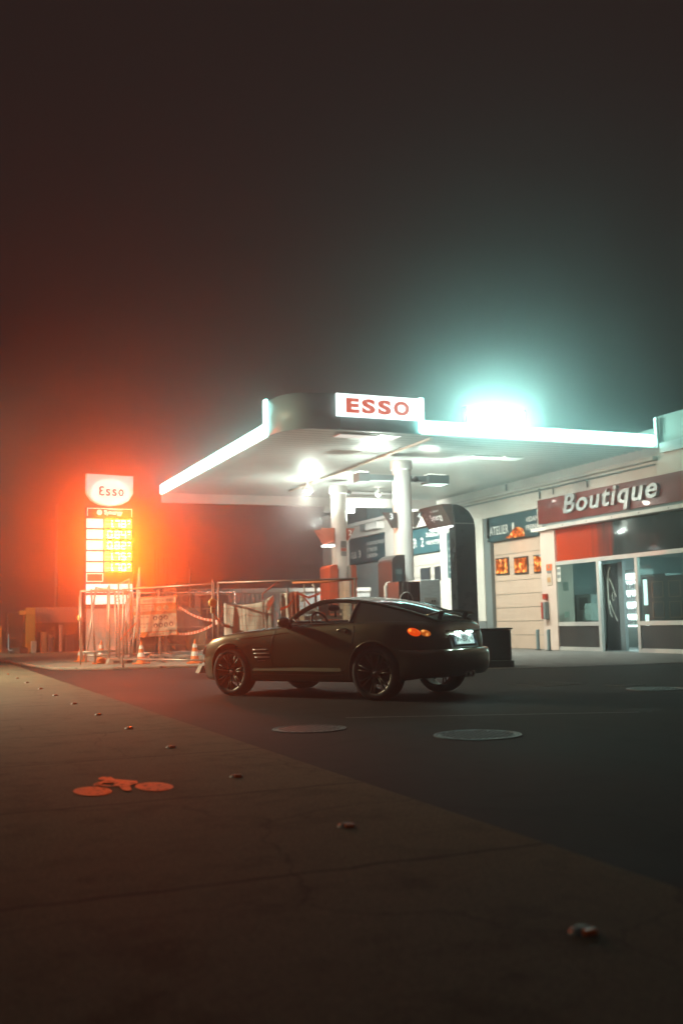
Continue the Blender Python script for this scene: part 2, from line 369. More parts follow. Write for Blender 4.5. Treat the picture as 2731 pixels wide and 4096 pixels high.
# ------------------------------------------------------------------ forecourt canopy
CZ = 5.67
can = thing('forecourt_canopy', 'large white station canopy with bright light tubes along its edges', 'canopy', (13.4, 28.0, 0))
corner = [(8.0,23.5),(8.02,23.15),(8.07,22.87),(8.18,22.62),(8.36,22.42),(8.60,22.30),(8.95,22.24),(9.4,22.2)]
M_soffit = mat('soffit_slats', (0.52, 0.54, 0.51), 0.30, 0.25, var=0.06, scale=1.2)
def xleft(y):
    if y >= 23.5: return 8.03
    for (x0, y0), (x1, y1) in zip(corner[::-1], corner[::-1][1:]):
        if y0 <= y <= y1: return x0 + (x1-x0)*(y-y0)/(y1-y0) + .03
    return 9.4
mb = MB(); y = 22.24; st = .30
while y < 35.1:
    y1 = min(y+st-.065, 35.14); ym = (y+y1)/2
    xa = [xleft(y), xleft(ym), xleft(y1)]
    mb.add([(xa[0], y, CZ+.03), (19.0, y, CZ+.03), (19.0, ym, CZ), (xa[1], ym, CZ), (19.0, y1, CZ+.03), (xa[2], y1, CZ+.03)], [(0,1,2,3), (3,2,4,5)])
    y += st
mb.build('soffit', M_soffit, can, fixn=False)
MB().prism([(8.05,35.15)] + [(x+.03, y_+.03) for x, y_ in corner] + [(18.98,22.23),(18.98,35.15)], 2, CZ+.06, 6.0).build('roof_slab', M_dado, can)
# raised curved fascia between the two upright tubes
M_fascia = mat('fascia_teal', (0.17, 0.25, 0.255), 0.5, var=0.08, scale=1.5)
path = corner + [(9.28, 22.2)]
path = corner
mb = MB(); vs = []
for (x, y_) in path: vs += [(x, y_, CZ-.03), (x, y_, 6.52)]
for (x, y_) in path: vs += [(x+.05, y_+.05, CZ-.03), (x+.05, y_+.05, 6.52)]
n = len(path)
fs = []
for i in range(n-1):
    a = 2*i; b = 2*i+2; o = 2*n
    fs += [(a,b,b+1,a+1), (o+a,o+a+1,o+b+1,o+b), (a,o+a,o+b,b), (a+1,b+1,o+b+1,o+a+1)]
mb.add(vs, fs); fa = mb.build('curved_fascia', M_fascia, can, smooth=False)
for p in fa.data.polygons: p.use_smooth = abs(p.normal.z) < .5
MB().box(9.4,11.55,22.2,22.25,CZ-.03,5.96).build('lower_fascia', M_fascia, can)
# lit sign face with red letters
sg = MB().box(9.28,11.46,22.13,22.2,5.965,6.52).build('sign_face', emat('sign_face_lit', (0.86,1.0,.96), 2.3), can)
for ch, x0, x1 in (('E',9.52,9.86),('S',9.93,10.29),('S',10.36,10.72),('O',10.79,11.21)):
    text('letter', ch, (x0, 22.128, 6.055), '-Y', emat('letter_red', (1.0,.10,.03), .75, (.6,.03,.01)), sg, w=x1-x0, h=.36, bold=.05, ext=.02)
# light tubes
def ltube(a, b):
    a = Vector(a); b = Vector(b); mb = MB().box(min(a.x,b.x), max(a.x,b.x), min(a.y,b.y), max(a.y,b.y), min(a.z,b.z), max(a.z,b.z))
    return mb.build('light_tube', E_tube, can, bevel=.03)
ltube((7.90,23.62,5.64), (7.99,35.0,5.96))
ltube((7.90,23.42,5.64), (7.99,23.615,6.56))
ltube((11.62,22.08,5.66), (18.72,22.17,5.96))
ltube((11.47,22.08,5.66), (11.615,22.17,6.54))
MB().box(7.992,8.03,23.5,35.1,5.62,6.0).build('edge_channel', M_white, can)
MB().box(11.56,18.8,22.172,22.21,5.62,6.0).build('edge_channel', M_white, can)
MB().box(18.76,18.84,22.05,22.165,5.6,6.45).build('end_post', M_alu, can)
# far rim hanging under the soffit
MB().box(8.0,19.0,35.16,35.30,5.36,6.0).build('far_rim', M_white, can)
# seam girder over the columns
MB().box(12.02,12.12,22.6,33.2,5.605,5.655).build('girder', mat('girder_paint', (.60,.50,.40), .5, var=.1, scale=2), can)
# roof floodlight
rf = thing('roof_floodlight', 'glaring floodlight bank standing on the canopy roof', 'floodlight', (15.9, 25.8, 6.0))
MB().box(14.9,17.0,25.75,26.0,6.50,7.30).build('housing', M_dark, rf, bevel=.02)
MB().quad((14.98,25.742,6.57),(16.92,25.742,6.57),(16.92,25.742,7.23),(14.98,25.742,7.23)).build('lens', emat('flood_lens', (.46,1.0,.90), K_ROOF), rf, fixn=False)
for x in (15.2,16.7): MB().box(x-.04,x+.04,25.84,25.92,6.002,6.498).build('bracket', M_dark, rf)
# columns
def column(x, y, label):
    t = thing('canopy_column', label, 'column', (x,y,0), 0, 'columns under the canopy')
    MB().lathe([(.265,.12),(.265,4.2),(.26,5.5)], 36, c=(x,y,0)).build('shaft', M_white, t, smooth=True)
    MB().lathe([(.33,.06),(.33,.12),(.27,.14)], 36, c=(x,y,0)).build('foot', M_steel, t)
    MB().lathe([(.27,5.22),(.31,5.24),(.31,5.492)], 36, c=(x,y,0)).build('collar', M_white, t, smooth=False)
    return t
c1 = column(12.86, 30.7, 'white canopy column with striped sticker, between flags 1 and 2')
c2 = column(12.57, 25.4, 'thick white canopy column nearer the shop, between flags 3 and 4')
mb = MB(); arc = [(12.86+.268*math.cos(R(a)), 30.7+.268*math.sin(R(a))) for a in range(-105, -49, 8)]
for z0, z1, mm, nm in ((3.44,3.66,mat('sticker_grey',(.17,.20,.20),.6),'sticker'),(3.33,3.43,M_red,'sticker'),(3.17,3.32,mat('sticker_grey',(.17,.20,.20),.6),'sticker')):
    mb = MB(); vs = []
    for p in arc: vs += [(p[0],p[1],z0),(p[0],p[1],z1)]
    mb.add(vs, [(2*i,2*i+2,2*i+3,2*i+1) for i in range(len(arc)-1)]); mb.build(nm, mm, c1, fixn=False)
# cross arm with gear boxes on the nearer column
ca = thing('light_gantry', 'grey cross arm with boxes at the top of the nearer column', 'light gantry', (12.57,25.4,5.2))
for a,b in ((11.5,12.29),(12.85,13.3)): MB().box(a,b,25.33,25.47,4.92,5.08).build('arm', M_dado, ca)
MB().box(11.18,11.5,25.2,25.6,4.86,5.12).build('gear_box', M_dado, ca, bevel=.01)
MB().box(13.3,13.95,25.15,25.65,4.86,5.12).build('gear_box', M_dado, ca, bevel=.01)
for i,(a,b) in enumerate(((11.2,11.48),(13.35,13.9))):
    MB().box(a,b,25.25,25.55,5.123,5.14).build('lamp', emat('uplight', (1.0,.95,.82), 8), ca)
# small camera domes on the columns
def dome(x, y, z, label):
    t = thing('dome_camera', label, 'camera', (x,y,z))
    MB().ball((x,y,z), .085, 14).build('dome', M_dark, t, smooth=True)
    MB().box(x-.10,x-.02,y-.03,y+.03,z+.03,z+.09).build('bracket', M_alu, t)
dome(13.16,30.55,5.28,'dark dome camera on the far canopy column')
dome(12.92,25.22,4.97,'grey dome camera on the nearer canopy column')
# lamps under the canopy
def downlight(loc, r, label, strength):
    x,y,z = loc
    t = thing('canopy_lamp', label, 'lamp', loc, 0, 'lamps under the canopy')
    MB().lathe([(r*1.25,.12),(r*1.25,-.02),(r*1.02,-.03),(r*1.02,.02)], 24, c=loc).build('housing', M_white, t)
    MB().ball((x,y,z-.02), r*.9, 16).build('lens', emat('lamp_lens_%d' % strength, (1.0,.96,.84), strength), t)
    MB().box(x-.03,x+.03,y-.03,y+.03,z+.12,CZ-.005).build('stem', M_white, t)
    return t
downlight((11.75,30.6,5.30), .13, 'glaring round lamp hanging left of the far column', 260)
downlight((14.9,32.0,5.45), .09, 'small bright lamp between the two columns, far back', 40)
spot('canopy_lamp_beam', (11.75,30.6,5.26), (9.0,28.5,0), 5200, (1.0,.93,.78), 98, .35, .13)
spot('canopy_lamp_beam', (14.9,32.0,5.40), (15.6,32.0,0), 350, (1.0,.95,.85), 140, .5, .1)
# added bare lights at the flag tops, throwing light up to brighten the soffit
for p_, t_ in (((11.95,25.35,4.10),(11.0,25.6,6.0)), ((13.75,25.6,4.30),(14.6,26.2,6.0)), ((11.9,30.2,4.14),(11.0,30.3,6.0)), ((13.25,30.65,4.16),(14.4,31.2,6.0))):
    area('soffit_fill', p_, t_, 135, (.84,1.0,.90), .4, .25)
area('canopy_fill', (15.2,29.0,5.60), (17.6,29.0,0), 300, (.90,1.0,.88), 1.6, .4, 125)  # added area lights under the soffit, brightening walls and pumps
area('canopy_fill', (15.2,33.2,5.60), (17.8,33.8,0), 400, (.90,1.0,.88), 1.6, .4, 125)
area('wall_fill', (14.6,34.95,5.2), (19.0,40.6,2.6), 1300, (.95,1.0,.92), 1.2, .3, 140)  # added light that brightens the far workshop wall
area('canopy_fill', (10.4,22.9,5.60), (12.6,24.4,1.0), 320, (.85,1.0,.92), 1.6, .4, 140)
area('canopy_fill', (15.4,25.0,5.60), (17.6,25.0,0), 250, (.90,1.0,.88), 1.6, .4, 125)
for i,(x,y_) in enumerate(((15.2,29.0),(15.4,25.0),(15.2,33.2),(10.4,22.9))):  # added fixtures that go with the lights above
    t = thing('added_strip_lamp', ['added flat strip lamp recessed in the soffit, farther one','added flat strip lamp recessed in the soffit, nearer one','added flat strip lamp at the far end of the soffit','added flat strip lamp near the rounded canopy corner'][i], 'lamp', (x,y_,5.66), 0, 'lamps under the canopy')
    MB().box(x-.83,x+.83,y_-.23,y_+.23,5.635,5.655).build('tray', M_white, t, bevel=.006)
    MB().box(x-.8,x+.8,y_-.2,y_+.2,5.626,5.632).build('lens', emat('added_strip_lens', (.97,1.0,.90), .45), t)

# ------------------------------------------------------------------ station building (front plane at X = 18.9)
bld = thing('station_building', 'long white station building with workshop doors and a glazed shop', 'building', (19.0, 30.0, 0))
def wallbox(x0,x1,y0,y1,z0,z1,name='wall',m=M_wall): return MB().box(x0,x1,y0,y1,z0,z1).build(name, m, bld)
X0 = 18.9
# workshop walls round the three door openings
wallbox(X0,19.3,31.75,35.0,.95,6.2); wallbox(X0+.01,19.3,31.75,35.0,0,.949,'dado',M_dado)
wallbox(X0,19.3,38.9,40.0,.95,5.4); wallbox(X0+.01,19.3,38.9,40.0,0,.949,'dado',M_dado)
wallbox(X0,19.3,44.1,47.0,.95,5.4); wallbox(X0+.01,19.3,44.1,47.0,0,.949,'dado',M_dado)
wallbox(X0,19.3,35.002,47.0,5.402,6.2)
wallbox(X0+.004,19.3,28.25,31.748,4.62,6.2); wallbox(X0+.004,19.3,35.002,38.898,4.80,5.4); wallbox(X0+.004,19.3,40.002,44.098,4.9,5.4)
wallbox(X0-.25,19.3,26.98,27.76,.0,3.78,'pier',mat('pier_paint',(.66,.52,.45),.75,var=.10,scale=1.2,bump=.2))
wallbox(X0+.002,19.3,22.3,28.248,4.0,6.2); wallbox(X0+.004,19.3,12,22.298,4.0,6.5)
wallbox(19.302,19.5,28.25,47.0,0,6.19,'inner_wall',M_dado)
wallbox(X0,30,47.002,47.3,0,6.2,'end_wall',M_wall)
MB().box(18.84,30,46.2,47.4,6.202,6.3).build('coping', M_alu, bld)
MB().box(18.78,18.895,11.9,22.0,5.45,5.72).build('eaves_band', M_white, bld)
MB().box(18.70,18.894,22.22,35.1,5.28,5.40).build('gutter', mat('gutter_paint',(.50,.47,.42),.6,var=.1,scale=2), bld, bevel=.03)
mb = MB().tube([(18.82,22.3,5.18),(18.82,35.0,5.18)], .025)
for y_ in (25.4, 27.2): mb.tube([(18.84,y_,5.18),(18.84,y_,4.95)], .02)
mb.build('conduit', M_dado, bld)
mb = MB().tube([(18.86,28.0,5.25),(18.86,28.0,4.9)], .03).tube([(18.86,30.0,5.65),(18.86,30.0,5.4)], .03); mb.build('drain_pipe', M_dado, bld)
# doors
M_door = mat('workshop_door', (0.56, 0.42, 0.33), 0.6, var=0.06, scale=2)
M_doorg = mat('workshop_door_grey', (0.20, 0.24, 0.24), 0.6, var=0.1, scale=3)
E_warm = emat('warm_window', (1.0,.23,.02), 0.9, (.2,.05,.01))
def sect_door(y0, y1, z1, m, n, wins, wm):
    d = None; mb = MB(); h = z1/n
    for i in range(n): mb.box(19.06,19.12,y0,y1,i*h+.008,(i+1)*h-.008)
    d = mb.build('workshop_door', m, bld)
    MB().box(19.10,19.115,y0+.01,y1-.01,.01,z1-.01).build('seam', M_dado, d)
    for a,b,c_,e in wins:
        f = MB().box(19.03,19.06,a-.05,b+.05,c_-.05,e+.05).build('window_frame', M_dark, d)
        MB().box(19.02,19.03,a,b,c_,e).build('pane', wm, d)
d1 = sect_door(27.77,31.3,3.72,M_door,8,[],E_warm)
# glowing panes: lumpy emission painted in for an orange reflection
def pane_mat():
    m = bpy.data.materials.new('amber_pane'); m.use_nodes = True; n = m.node_tree; b = n.nodes['Principled BSDF']
    t = n.nodes.new('ShaderNodeTexCoord'); no = n.nodes.new('ShaderNodeTexNoise'); no.inputs['Scale'].default_value = 5.5; no.inputs['Detail'].default_value = 3
    n.links.new(t.outputs['Object'], no.inputs[0]); cr = n.nodes.new('ShaderNodeValToRGB')
    cr.color_ramp.elements[0].position = .38; cr.color_ramp.elements[0].color = (.22,.02,.0,1)
    cr.color_ramp.elements[1].position = .66; cr.color_ramp.elements[1].color = (2.6,1.3,.30,1)
    e = cr.color_ramp.elements.new(.52); e.color = (1.0,.15,.006,1)
    n.links.new(no.outputs[0], cr.inputs[0]); n.links.new(cr.outputs[0], b.inputs['Emission Color']); b.inputs['Emission Strength'].default_value = 1.0
    b.inputs['Base Color'].default_value = (.1,.03,.01,1); b.inputs['Roughness'].default_value = .1
    return m
M_amber = pane_mat()
wd = [o for o in bld.children if o.name.startswith('workshop_door')][0]
for (a,b,c_,e) in ((30.36,31.10,2.60,3.10),(29.16,29.90,2.57,3.06),(28.0,28.70,2.55,3.05)):
    if a > 28.2:
        MB().box(19.02,19.06,a-.05,b+.05,c_-.05,e+.05).build('window_frame', M_dark, wd); MB().box(19.005,19.018,a,b,c_,e).build('pane', M_amber, wd)
MB().box(19.02,19.06,27.96,28.75,2.50,3.10).build('window_frame', M_dark, wd); MB().box(19.005,19.018,28.01,28.70,2.55,3.05).build('pane', M_amber, wd)
MB().box(18.93,19.12,31.32,31.74,0,4.6).build('door_jamb', M_dado, bld)
M_p2 = mat('dark_pane', (.04,.05,.055), .15)
sect_door(35.02,38.88,3.70,mat('workshop_door_pale',(.50,.47,.41),.6,var=.06,scale=2),8,[(36.21,36.95,2.62,3.08),(35.06,35.72,2.62,3.08)],M_p2)
mb = MB()
for i in range(28): mb.box(19.06,19.10,40.02,44.08,i*.131,i*.131+.118)
mb.build('roller_shutter', M_doorg, bld)

def board(name, label, y0, y1, z0, z1, m, lines, x=18.93, cat='sign', group=None):
    t = thing(name, label, cat, (x,(y0+y1)/2,(z0+z1)/2), 0, group)
    MB().box(x,x+.05,y0,y1,z0,z1).build('panel', m, t)
    for s, ya, yb, zb, h in lines: text('lettering', s, (x-.004, ya, zb), '-X', M_ink, t, w=abs(ya-yb), h=h, bold=.015)
    return t
G = 'workshop name boards'
b1 = board('workshop_sign', 'teal board reading ATELIER 1, crossed by an orange lamp glow', 28.26, 31.5, 3.74, 4.6, M_board,
      [('ATELIER',31.33,30.05,3.97,.30),('1',29.84,29.70,3.99,.31),('VIDANGE',28.98,27.9,4.23,.17),('FREINAGE',28.98,27.9,3.96,.17)], group=G)
for o in list(b1.children): pass
b2 = board('workshop_sign', 'teal board reading ATELIER 2 above the pale workshop door', 35.02, 38.8, 3.72, 4.72, mat('board_teal_painted_light',(.045,.125,.14),.4,var=.12,scale=2),  # lighter copy of the board teal, light painted into its colour
      [('ATELIER',38.6,37.0,3.98,.38),('2',36.68,36.42,3.98,.38),('PARALELLISME',36.2,34.9,4.32,.20),('PNEUMATIQUES',36.2,34.9,3.98,.20)], group=G)
b3 = board('workshop_sign', 'dark teal board reading ATELIER 3, farthest of the workshop boards', 40.05, 44.05, 3.70, 4.85, M_board,
      [('ATELIER',46.0-2.1,43.2,3.95,.3),('3',42.95,42.7,3.95,.35),('DIAGNOSTIC ELECTRONIQUE',42.0,40.15,4.42,.17),('DISTRIBUTION',42.0,40.9,4.15,.17),('CLIMATISATION',42.0,40.9,3.88,.17)], group=G)
# opening hours panel
b4 = board('services_panel', 'rounded teal panel listing services, half hidden by the dark pump arch', 33.15, 34.35, 2.62, 4.34, mat('board_teal_painted_light',(.045,.125,.14),.4,var=.12,scale=2),
      [('ENTRETIEN',34.24,33.5,3.95,.10),('REPARATION',34.24,33.4,3.66,.10),('DIAGNOSTIC',34.24,33.4,3.40,.10),('ELECTRONIQUE',34.24,33.3,3.22,.10),('PNEUS',34.24,33.75,2.98,.10),('MONTAGE',34.24,33.6,2.78,.09)], x=18.85)
# garage name board on the upper wall, beyond the canopy
b5 = board('garage_name_board', 'long grey-teal name board high on the wall behind the columns', 36.5, 44.3, 5.56, 6.85, mat('name_board',(.10,.17,.18),.6,var=.1,scale=1.5), [], x=18.84)
text('lettering', 'ARNAC', (18.83,40.75,5.80), '-X', mat('name_ink',(.02,.05,.07),.6), b5, w=2.6, h=.42, bold=.02)
MB().box(18.80,18.84,41.6,44.2,5.62,6.8).build('picture', mat('name_board_dark',(.06,.12,.13),.6), b5)
led = thing('wall_ledge', 'pale ledge running under the high name board', 'ledge', (18.7,41,5.4))
MB().box(18.6,18.895,35.3,46.8,5.40,5.54).build('slab', M_white, led)
wu = thing('wall_unit', 'white box unit projecting from the wall between the columns', 'wall unit', (18.6,40.9,5.25))
MB().box(18.5,18.895,40.0,41.2,5.05,5.36).build('casing', M_white, wu, bevel=.02)
MB().box(18.48,18.895,41.25,41.7,5.07,5.34).build('grille', M_dado, wu)
# orange lamp glow on the first board
wfl = thing('added_wall_floodlight', 'added small floodlight at the far rim aimed at the workshop wall', 'floodlight', (14.6,34.8,5.2), 0, 'lamps under the canopy')
MB().box(14.0,15.2,34.74,34.90,5.10,5.34).build('housing', M_white, wfl, bevel=.01)  # housing added for the light on the workshop wall
ol = thing('amber_beacon', 'amber lamp glowing over the workshop door beside the numeral 1', 'beacon', (18.87,29.6,3.8))
MB().prism([(29.02,3.77),(30.18,3.77),(30.12,3.84),(29.85,3.90),(29.72,4.05),(29.45,4.12),(29.14,4.04)], 0, 18.85,18.922).build('lens', M_amber, ol, bevel=.02)
spot('amber_beacon_glow', (18.7,29.6,3.9), (18.95,29.6,3.6), 14, (1.0,.3,.05), 150, .8, .1)

# ------------------------------------------------------------------ shop front
M_shopred = mat('shop_red', (0.18, 0.030, 0.020), 0.18, var=0.14, scale=1.4, coat=.5, stretch=(1,.6,3))
bs = thing('shop_sign', 'long red fascia sign with silver raised italic letters over the shop', 'sign', (18.5,22,4.4))
MB().box(18.55,18.89,12.0,27.68,4.01,4.80).build('panel', M_shopred, bs, bevel=.01)
M_silver = mat('silver_letter', (.62,.66,.65), .25, .55)
text('lettering', 'Boutique', (18.545,26.15,4.03), '-X', M_silver, bs, w=4.35, h=.76, shear=.22, ext=.10, bold=.018, space=1.12)
MB().box(18.58,18.89,12.0,27.5,3.93,4.005).build('underside', M_dado, bs)
beam = MB().box(18.45,18.80,12.0,27.15,3.80,3.925).build('awning_rail', M_alu, bs, bevel=.015)
mb = MB()
for k in range(9): mb.lathe([(.001,0),(.018,.0),(.018,.012),(.001,.014)], 8, 0, (18.436,26.2-1.2*k,3.86))
mb.build('bolts', M_dark, bs)
MB().box(18.50,18.80,27.17,28.05,3.80,3.91).build('rail_end', M_white, bs)
sf = thing('shopfront', 'glazed shop front with pale frames, red transom and dark entrance', 'shop front', (18.7,22,0))
fr = MB()
for y_ in (27.08, 24.86, 23.12, 18.5, 14): fr.box(18.66,18.76,y_-.06,y_+.06,.10 if y_ in () else .01,2.66)
fr.box(18.66,18.76,12,27.28,2.66,2.78)
fr.box(18.66,18.76,27.14,27.28,.01,2.655); fr.box(18.66,18.76,27.14,27.28,2.785,3.80)
fr.box(18.665,18.755,24.92,27.02,.76,.88); fr.box(18.665,18.755,18.56,23.06,.76,.88); fr.box(18.665,18.755,14.06,18.44,.76,.88)
fr.box(18.665,18.755,24.92,27.02,.01,.12); fr.box(18.665,18.755,18.56,23.06,.01,.12); fr.box(18.665,18.755,14.06,18.44,.01,.12)
fr.build('frame', M_alu, sf)
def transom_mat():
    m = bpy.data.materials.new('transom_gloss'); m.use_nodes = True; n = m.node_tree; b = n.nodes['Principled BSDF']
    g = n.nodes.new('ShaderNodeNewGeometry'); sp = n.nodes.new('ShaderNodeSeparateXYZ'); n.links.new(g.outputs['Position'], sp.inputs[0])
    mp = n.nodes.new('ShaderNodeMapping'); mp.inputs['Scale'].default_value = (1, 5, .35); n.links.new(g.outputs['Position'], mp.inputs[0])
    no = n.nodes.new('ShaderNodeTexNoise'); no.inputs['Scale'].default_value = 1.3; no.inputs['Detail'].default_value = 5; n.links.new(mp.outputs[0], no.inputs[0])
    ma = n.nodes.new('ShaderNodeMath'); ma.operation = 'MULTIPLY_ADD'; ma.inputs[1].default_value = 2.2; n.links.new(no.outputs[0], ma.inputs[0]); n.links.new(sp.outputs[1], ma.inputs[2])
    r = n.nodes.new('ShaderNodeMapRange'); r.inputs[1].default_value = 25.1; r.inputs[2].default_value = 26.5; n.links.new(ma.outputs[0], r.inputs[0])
    mi = n.nodes.new('ShaderNodeMix'); mi.data_type = 'RGBA'; mi.inputs[6].default_value = (.035,.037,.036,1); mi.inputs[7].default_value = (.48,.05,.014,1)  # red-to-dark blend paints in a soft reflection and light falloff
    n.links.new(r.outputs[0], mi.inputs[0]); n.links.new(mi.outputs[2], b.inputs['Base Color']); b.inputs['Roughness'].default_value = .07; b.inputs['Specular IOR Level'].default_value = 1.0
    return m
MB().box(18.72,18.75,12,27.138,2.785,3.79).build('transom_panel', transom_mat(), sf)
Gp = glass('shop_glass', (.74,.84,.82), .06)
def pane(y0,y1,z0,z1,x=18.71): return MB().box(x,x+.008,y0,y1,z0,z1).build('glass_pane', Gp, sf)
pane(24.925,27.015,.885,2.655); pane(18.565,23.055,.885,2.655); pane(14.065,18.435,.885,2.655)
M_kick = mat('kick_panel', (.05,.045,.042), .25, var=.2, scale=3)
for a,b in ((24.925,27.015),(18.565,23.055),(14.065,18.435)): MB().box(18.70,18.72,a,b,.125,.755).build('kick_panel', M_kick, sf)
MB().box(18.72,18.75,27.145,27.275,.15,2.6).build('side_panel', M_dado, sf)
# entrance: sliding door panel set back, with a white ribbon swirl
MB().box(19.25,19.29,24.62,25.30,.02,2.6).build('door_panel', mat('door_dark',(.035,.03,.03),.3), sf)
mb = MB()
def ribbon(pts, w0):
    for i in range(len(pts)-1):
        (y0,z0),(y1,z1) = pts[i],pts[i+1]; d = Vector((y1-y0,z1-z0)).normalized(); nn = Vector((-d.y,d.x))*w0
        mb.add([(19.244,y0-nn.x,z0-nn.y),(19.244,y0+nn.x,z0+nn.y),(19.244,y1+nn.x,z1+nn.y),(19.244,y1-nn.x,z1-nn.y)],[(0,1,2,3)])
ribbon([(25.02+.16*math.cos(t*.5), 1.75-.75*math.sin(t*.5)+.0) for t in range(-3,4)], .022)
ribbon([(25.10-.30*k/8, 2.15-.55*(k/8)**1.3) for k in range(9)], .02)
ribbon([(25.12-.34*k/8, 1.5-.62*(k/8)**.8) for k in range(9)], .025)
ribbon([(24.93+.06*math.cos(R(a)), 1.62+.13*math.sin(R(a))) for a in range(0,361,40)], .012)
mb.build('ribbon_decal', M_ink, sf, fixn=False)
MB().box(19.2,19.3,24.40,24.615,.02,2.62).box(19.2,19.3,25.305,25.40,.02,2.62).build('door_frame', M_dado, sf)
# shop interior: floor, back wall, ceiling
inn = thing('shop_interior', 'dim shop room seen through the glass', 'room', (22,20,0))
MB().box(18.78,26,12,28.2,.002,.02).build('floor', mat('shop_floor',(.10,.13,.13),.5), inn)
MB().box(25.8,26,12,28.2,.02,3.0).box(18.95,25.8,28.06,28.2,.02,3.0).build('wall', mat('shop_wall',(.12,.17,.17),.8), inn)
MB().box(18.78,25.8,12,28.06,3.0,3.05).build('ceiling', mat('shop_ceiling',(.3,.32,.31),.8), inn)
# drinks cooler
E_cool = emat('cooler_light', (.80,1.0,.95), 3.2)
area('shop_fill', (22,22.5,2.9), (20.6,24,0), 480, (.70,1.0,.95), 3.0, .3)  # added ceiling light to brighten the shop room
ck = thing('drinks_cooler', 'bright lit drinks cooler with bottles inside the dark entrance', 'cooler', (21.3,26.6,0))
MB().box(21.5,22.1,26.62,28.02,.02,.66).box(21.5,22.1,26.62,28.02,2.42,2.52).box(21.5,22.1,26.53,26.615,.02,2.52).box(21.5,22.1,28.025,28.05,.02,2.52).build('cabinet', mat('cooler_body',(.35,.42,.42),.4), ck)
MB().box(22.0,22.05,26.62,28.02,.665,2.415).build('light_wall', E_cool, ck)
mb = MB()
for z_ in (.75,1.10,1.50,1.88,2.2): mb.box(21.55,21.98,26.63,28.01,z_-.025,z_)
mb.build('shelves', mat('cooler_shelf',(.6,.65,.65),.4), ck)
M_bot = [mat('bottle_dark',(.02,.03,.03),.2), mat('bottle_red',(.35,.03,.02),.25), mat('bottle_green',(.05,.14,.08),.25)]

for zi, z_ in enumerate((.75,1.10,1.50,1.88)):
    for k in range(11):
        h = random.uniform(.17,.27); MB().lathe([(.035,z_),(.038,z_+h*.65),(.014,z_+h*.85),(.014,z_+h)], 8, 2, (21.72,26.73+k*.118,0)).build('bottle', M_bot[random.choice((0,0,0,1,2))], ck)
MB().box(21.46,21.49,27.82,27.89,.7,2.4).box(21.46,21.49,27.17,27.23,.7,2.4).box(21.46,21.49,27.231,27.819,2.3,2.4).build('door_frame', M_dado, ck)
MB().box(21.44,21.458,27.37,27.72,1.35,1.65).build('notice', M_dado, ck)
area('cooler_glow', (21.4,27.2,1.6), (18,25.2,1.0), 35, (.75,1.0,.95), 1.2, 1.6)
# second cooler with an arched door
ck2 = thing('arched_cooler', 'second cooler with rounded lit door frame behind the right pane', 'cooler', (21.0,24.1,0))
MB().box(21.2,21.8,24.900,26.100,.02,2.3).build('cabinet', mat('cooler_dark',(.05,.07,.07),.3), ck2)
MB().box(21.17,21.195,25.760,25.920,1.35,2.15).box(21.17,21.195,25.450,25.530,1.35,2.2).box(21.17,21.195,25.720,25.900,.55,1.05).build('lit_strip', E_cool, ck2)
mb = MB().tube([(21.18,26.050,2.26),(21.18,25.500,2.26),(21.18,25.380,2.2),(21.18,25.340,2.05),(21.18,25.340,1.3)], .03); mb.build('door_rim', M_alu, ck2)
# frames stand behind the right pane
pf = thing('door_sample_rack', 'dark rack of copper edged panels behind the right pane', 'display rack', (19.4,21.7,0))
MB().box(19.3,19.36,19.5,23.45,.1,2.12).build('back', mat('rack_dark',(.03,.035,.035),.4), pf)
M_copper = mat('copper_edge', (.42,.22,.13), .4, .3)
for i,y_ in enumerate((23.02,22.32,21.62,20.92,20.22)):
    for j,z_ in enumerate((1.52,.95,.40)):
        mb = MB(); a,b,c_,e = y_-.24,y_+.24,z_,z_+.46
        mb.box(19.28,19.298,a,b,c_,c_+.025).box(19.28,19.298,a,b,e-.025,e).box(19.28,19.298,a,a+.025,c_+.026,e-.026).box(19.28,19.298,b-.025,b,c_+.026,e-.026)
        mb.build('panel_frame', M_copper, pf)
# machine + basket behind the left pane
vm = thing('coffee_machine', 'pale vending machine behind the left shop window', 'vending machine', (20.2,27.6,0))
MB().box(20.1,20.7,27.2,28.0,.02,1.75).build('body', mat('machine_grey',(.55,.60,.58),.5,var=.1,scale=3), vm, bevel=.03)
MB().box(20.08,20.098,27.37,27.8,1.25,1.65).build('screen', mat('machine_screen',(.10,.12,.12),.2), vm)
MB().box(20.05,20.098,27.35,27.85,.55,.85).build('tray', mat('machine_tray',(.45,.46,.44),.5), vm)
MB().box(20.07,20.097,27.7,27.95,.9,1.2).build('keypad', mat('machine_pad',(.5,.5,.46),.4), vm)
wb = thing('wire_basket', 'wire basket of goods behind the left shop window', 'basket', (19.3,26.1,0))
mb = MB()
for i in range(16):
    for j in range(7):
        if (i+j) % 2 == 0: mb.box(19.30,19.33,25.6+i*.055,25.65+i*.055,.92+j*.075,.985+j*.075)
mb.build('goods', mat('basket_goods',(.65,.68,.66),.5,var=.3,scale=8), wb)
MB().box(19.28,19.7,25.55,26.55,.02,.9).build('bin', M_dark, wb)
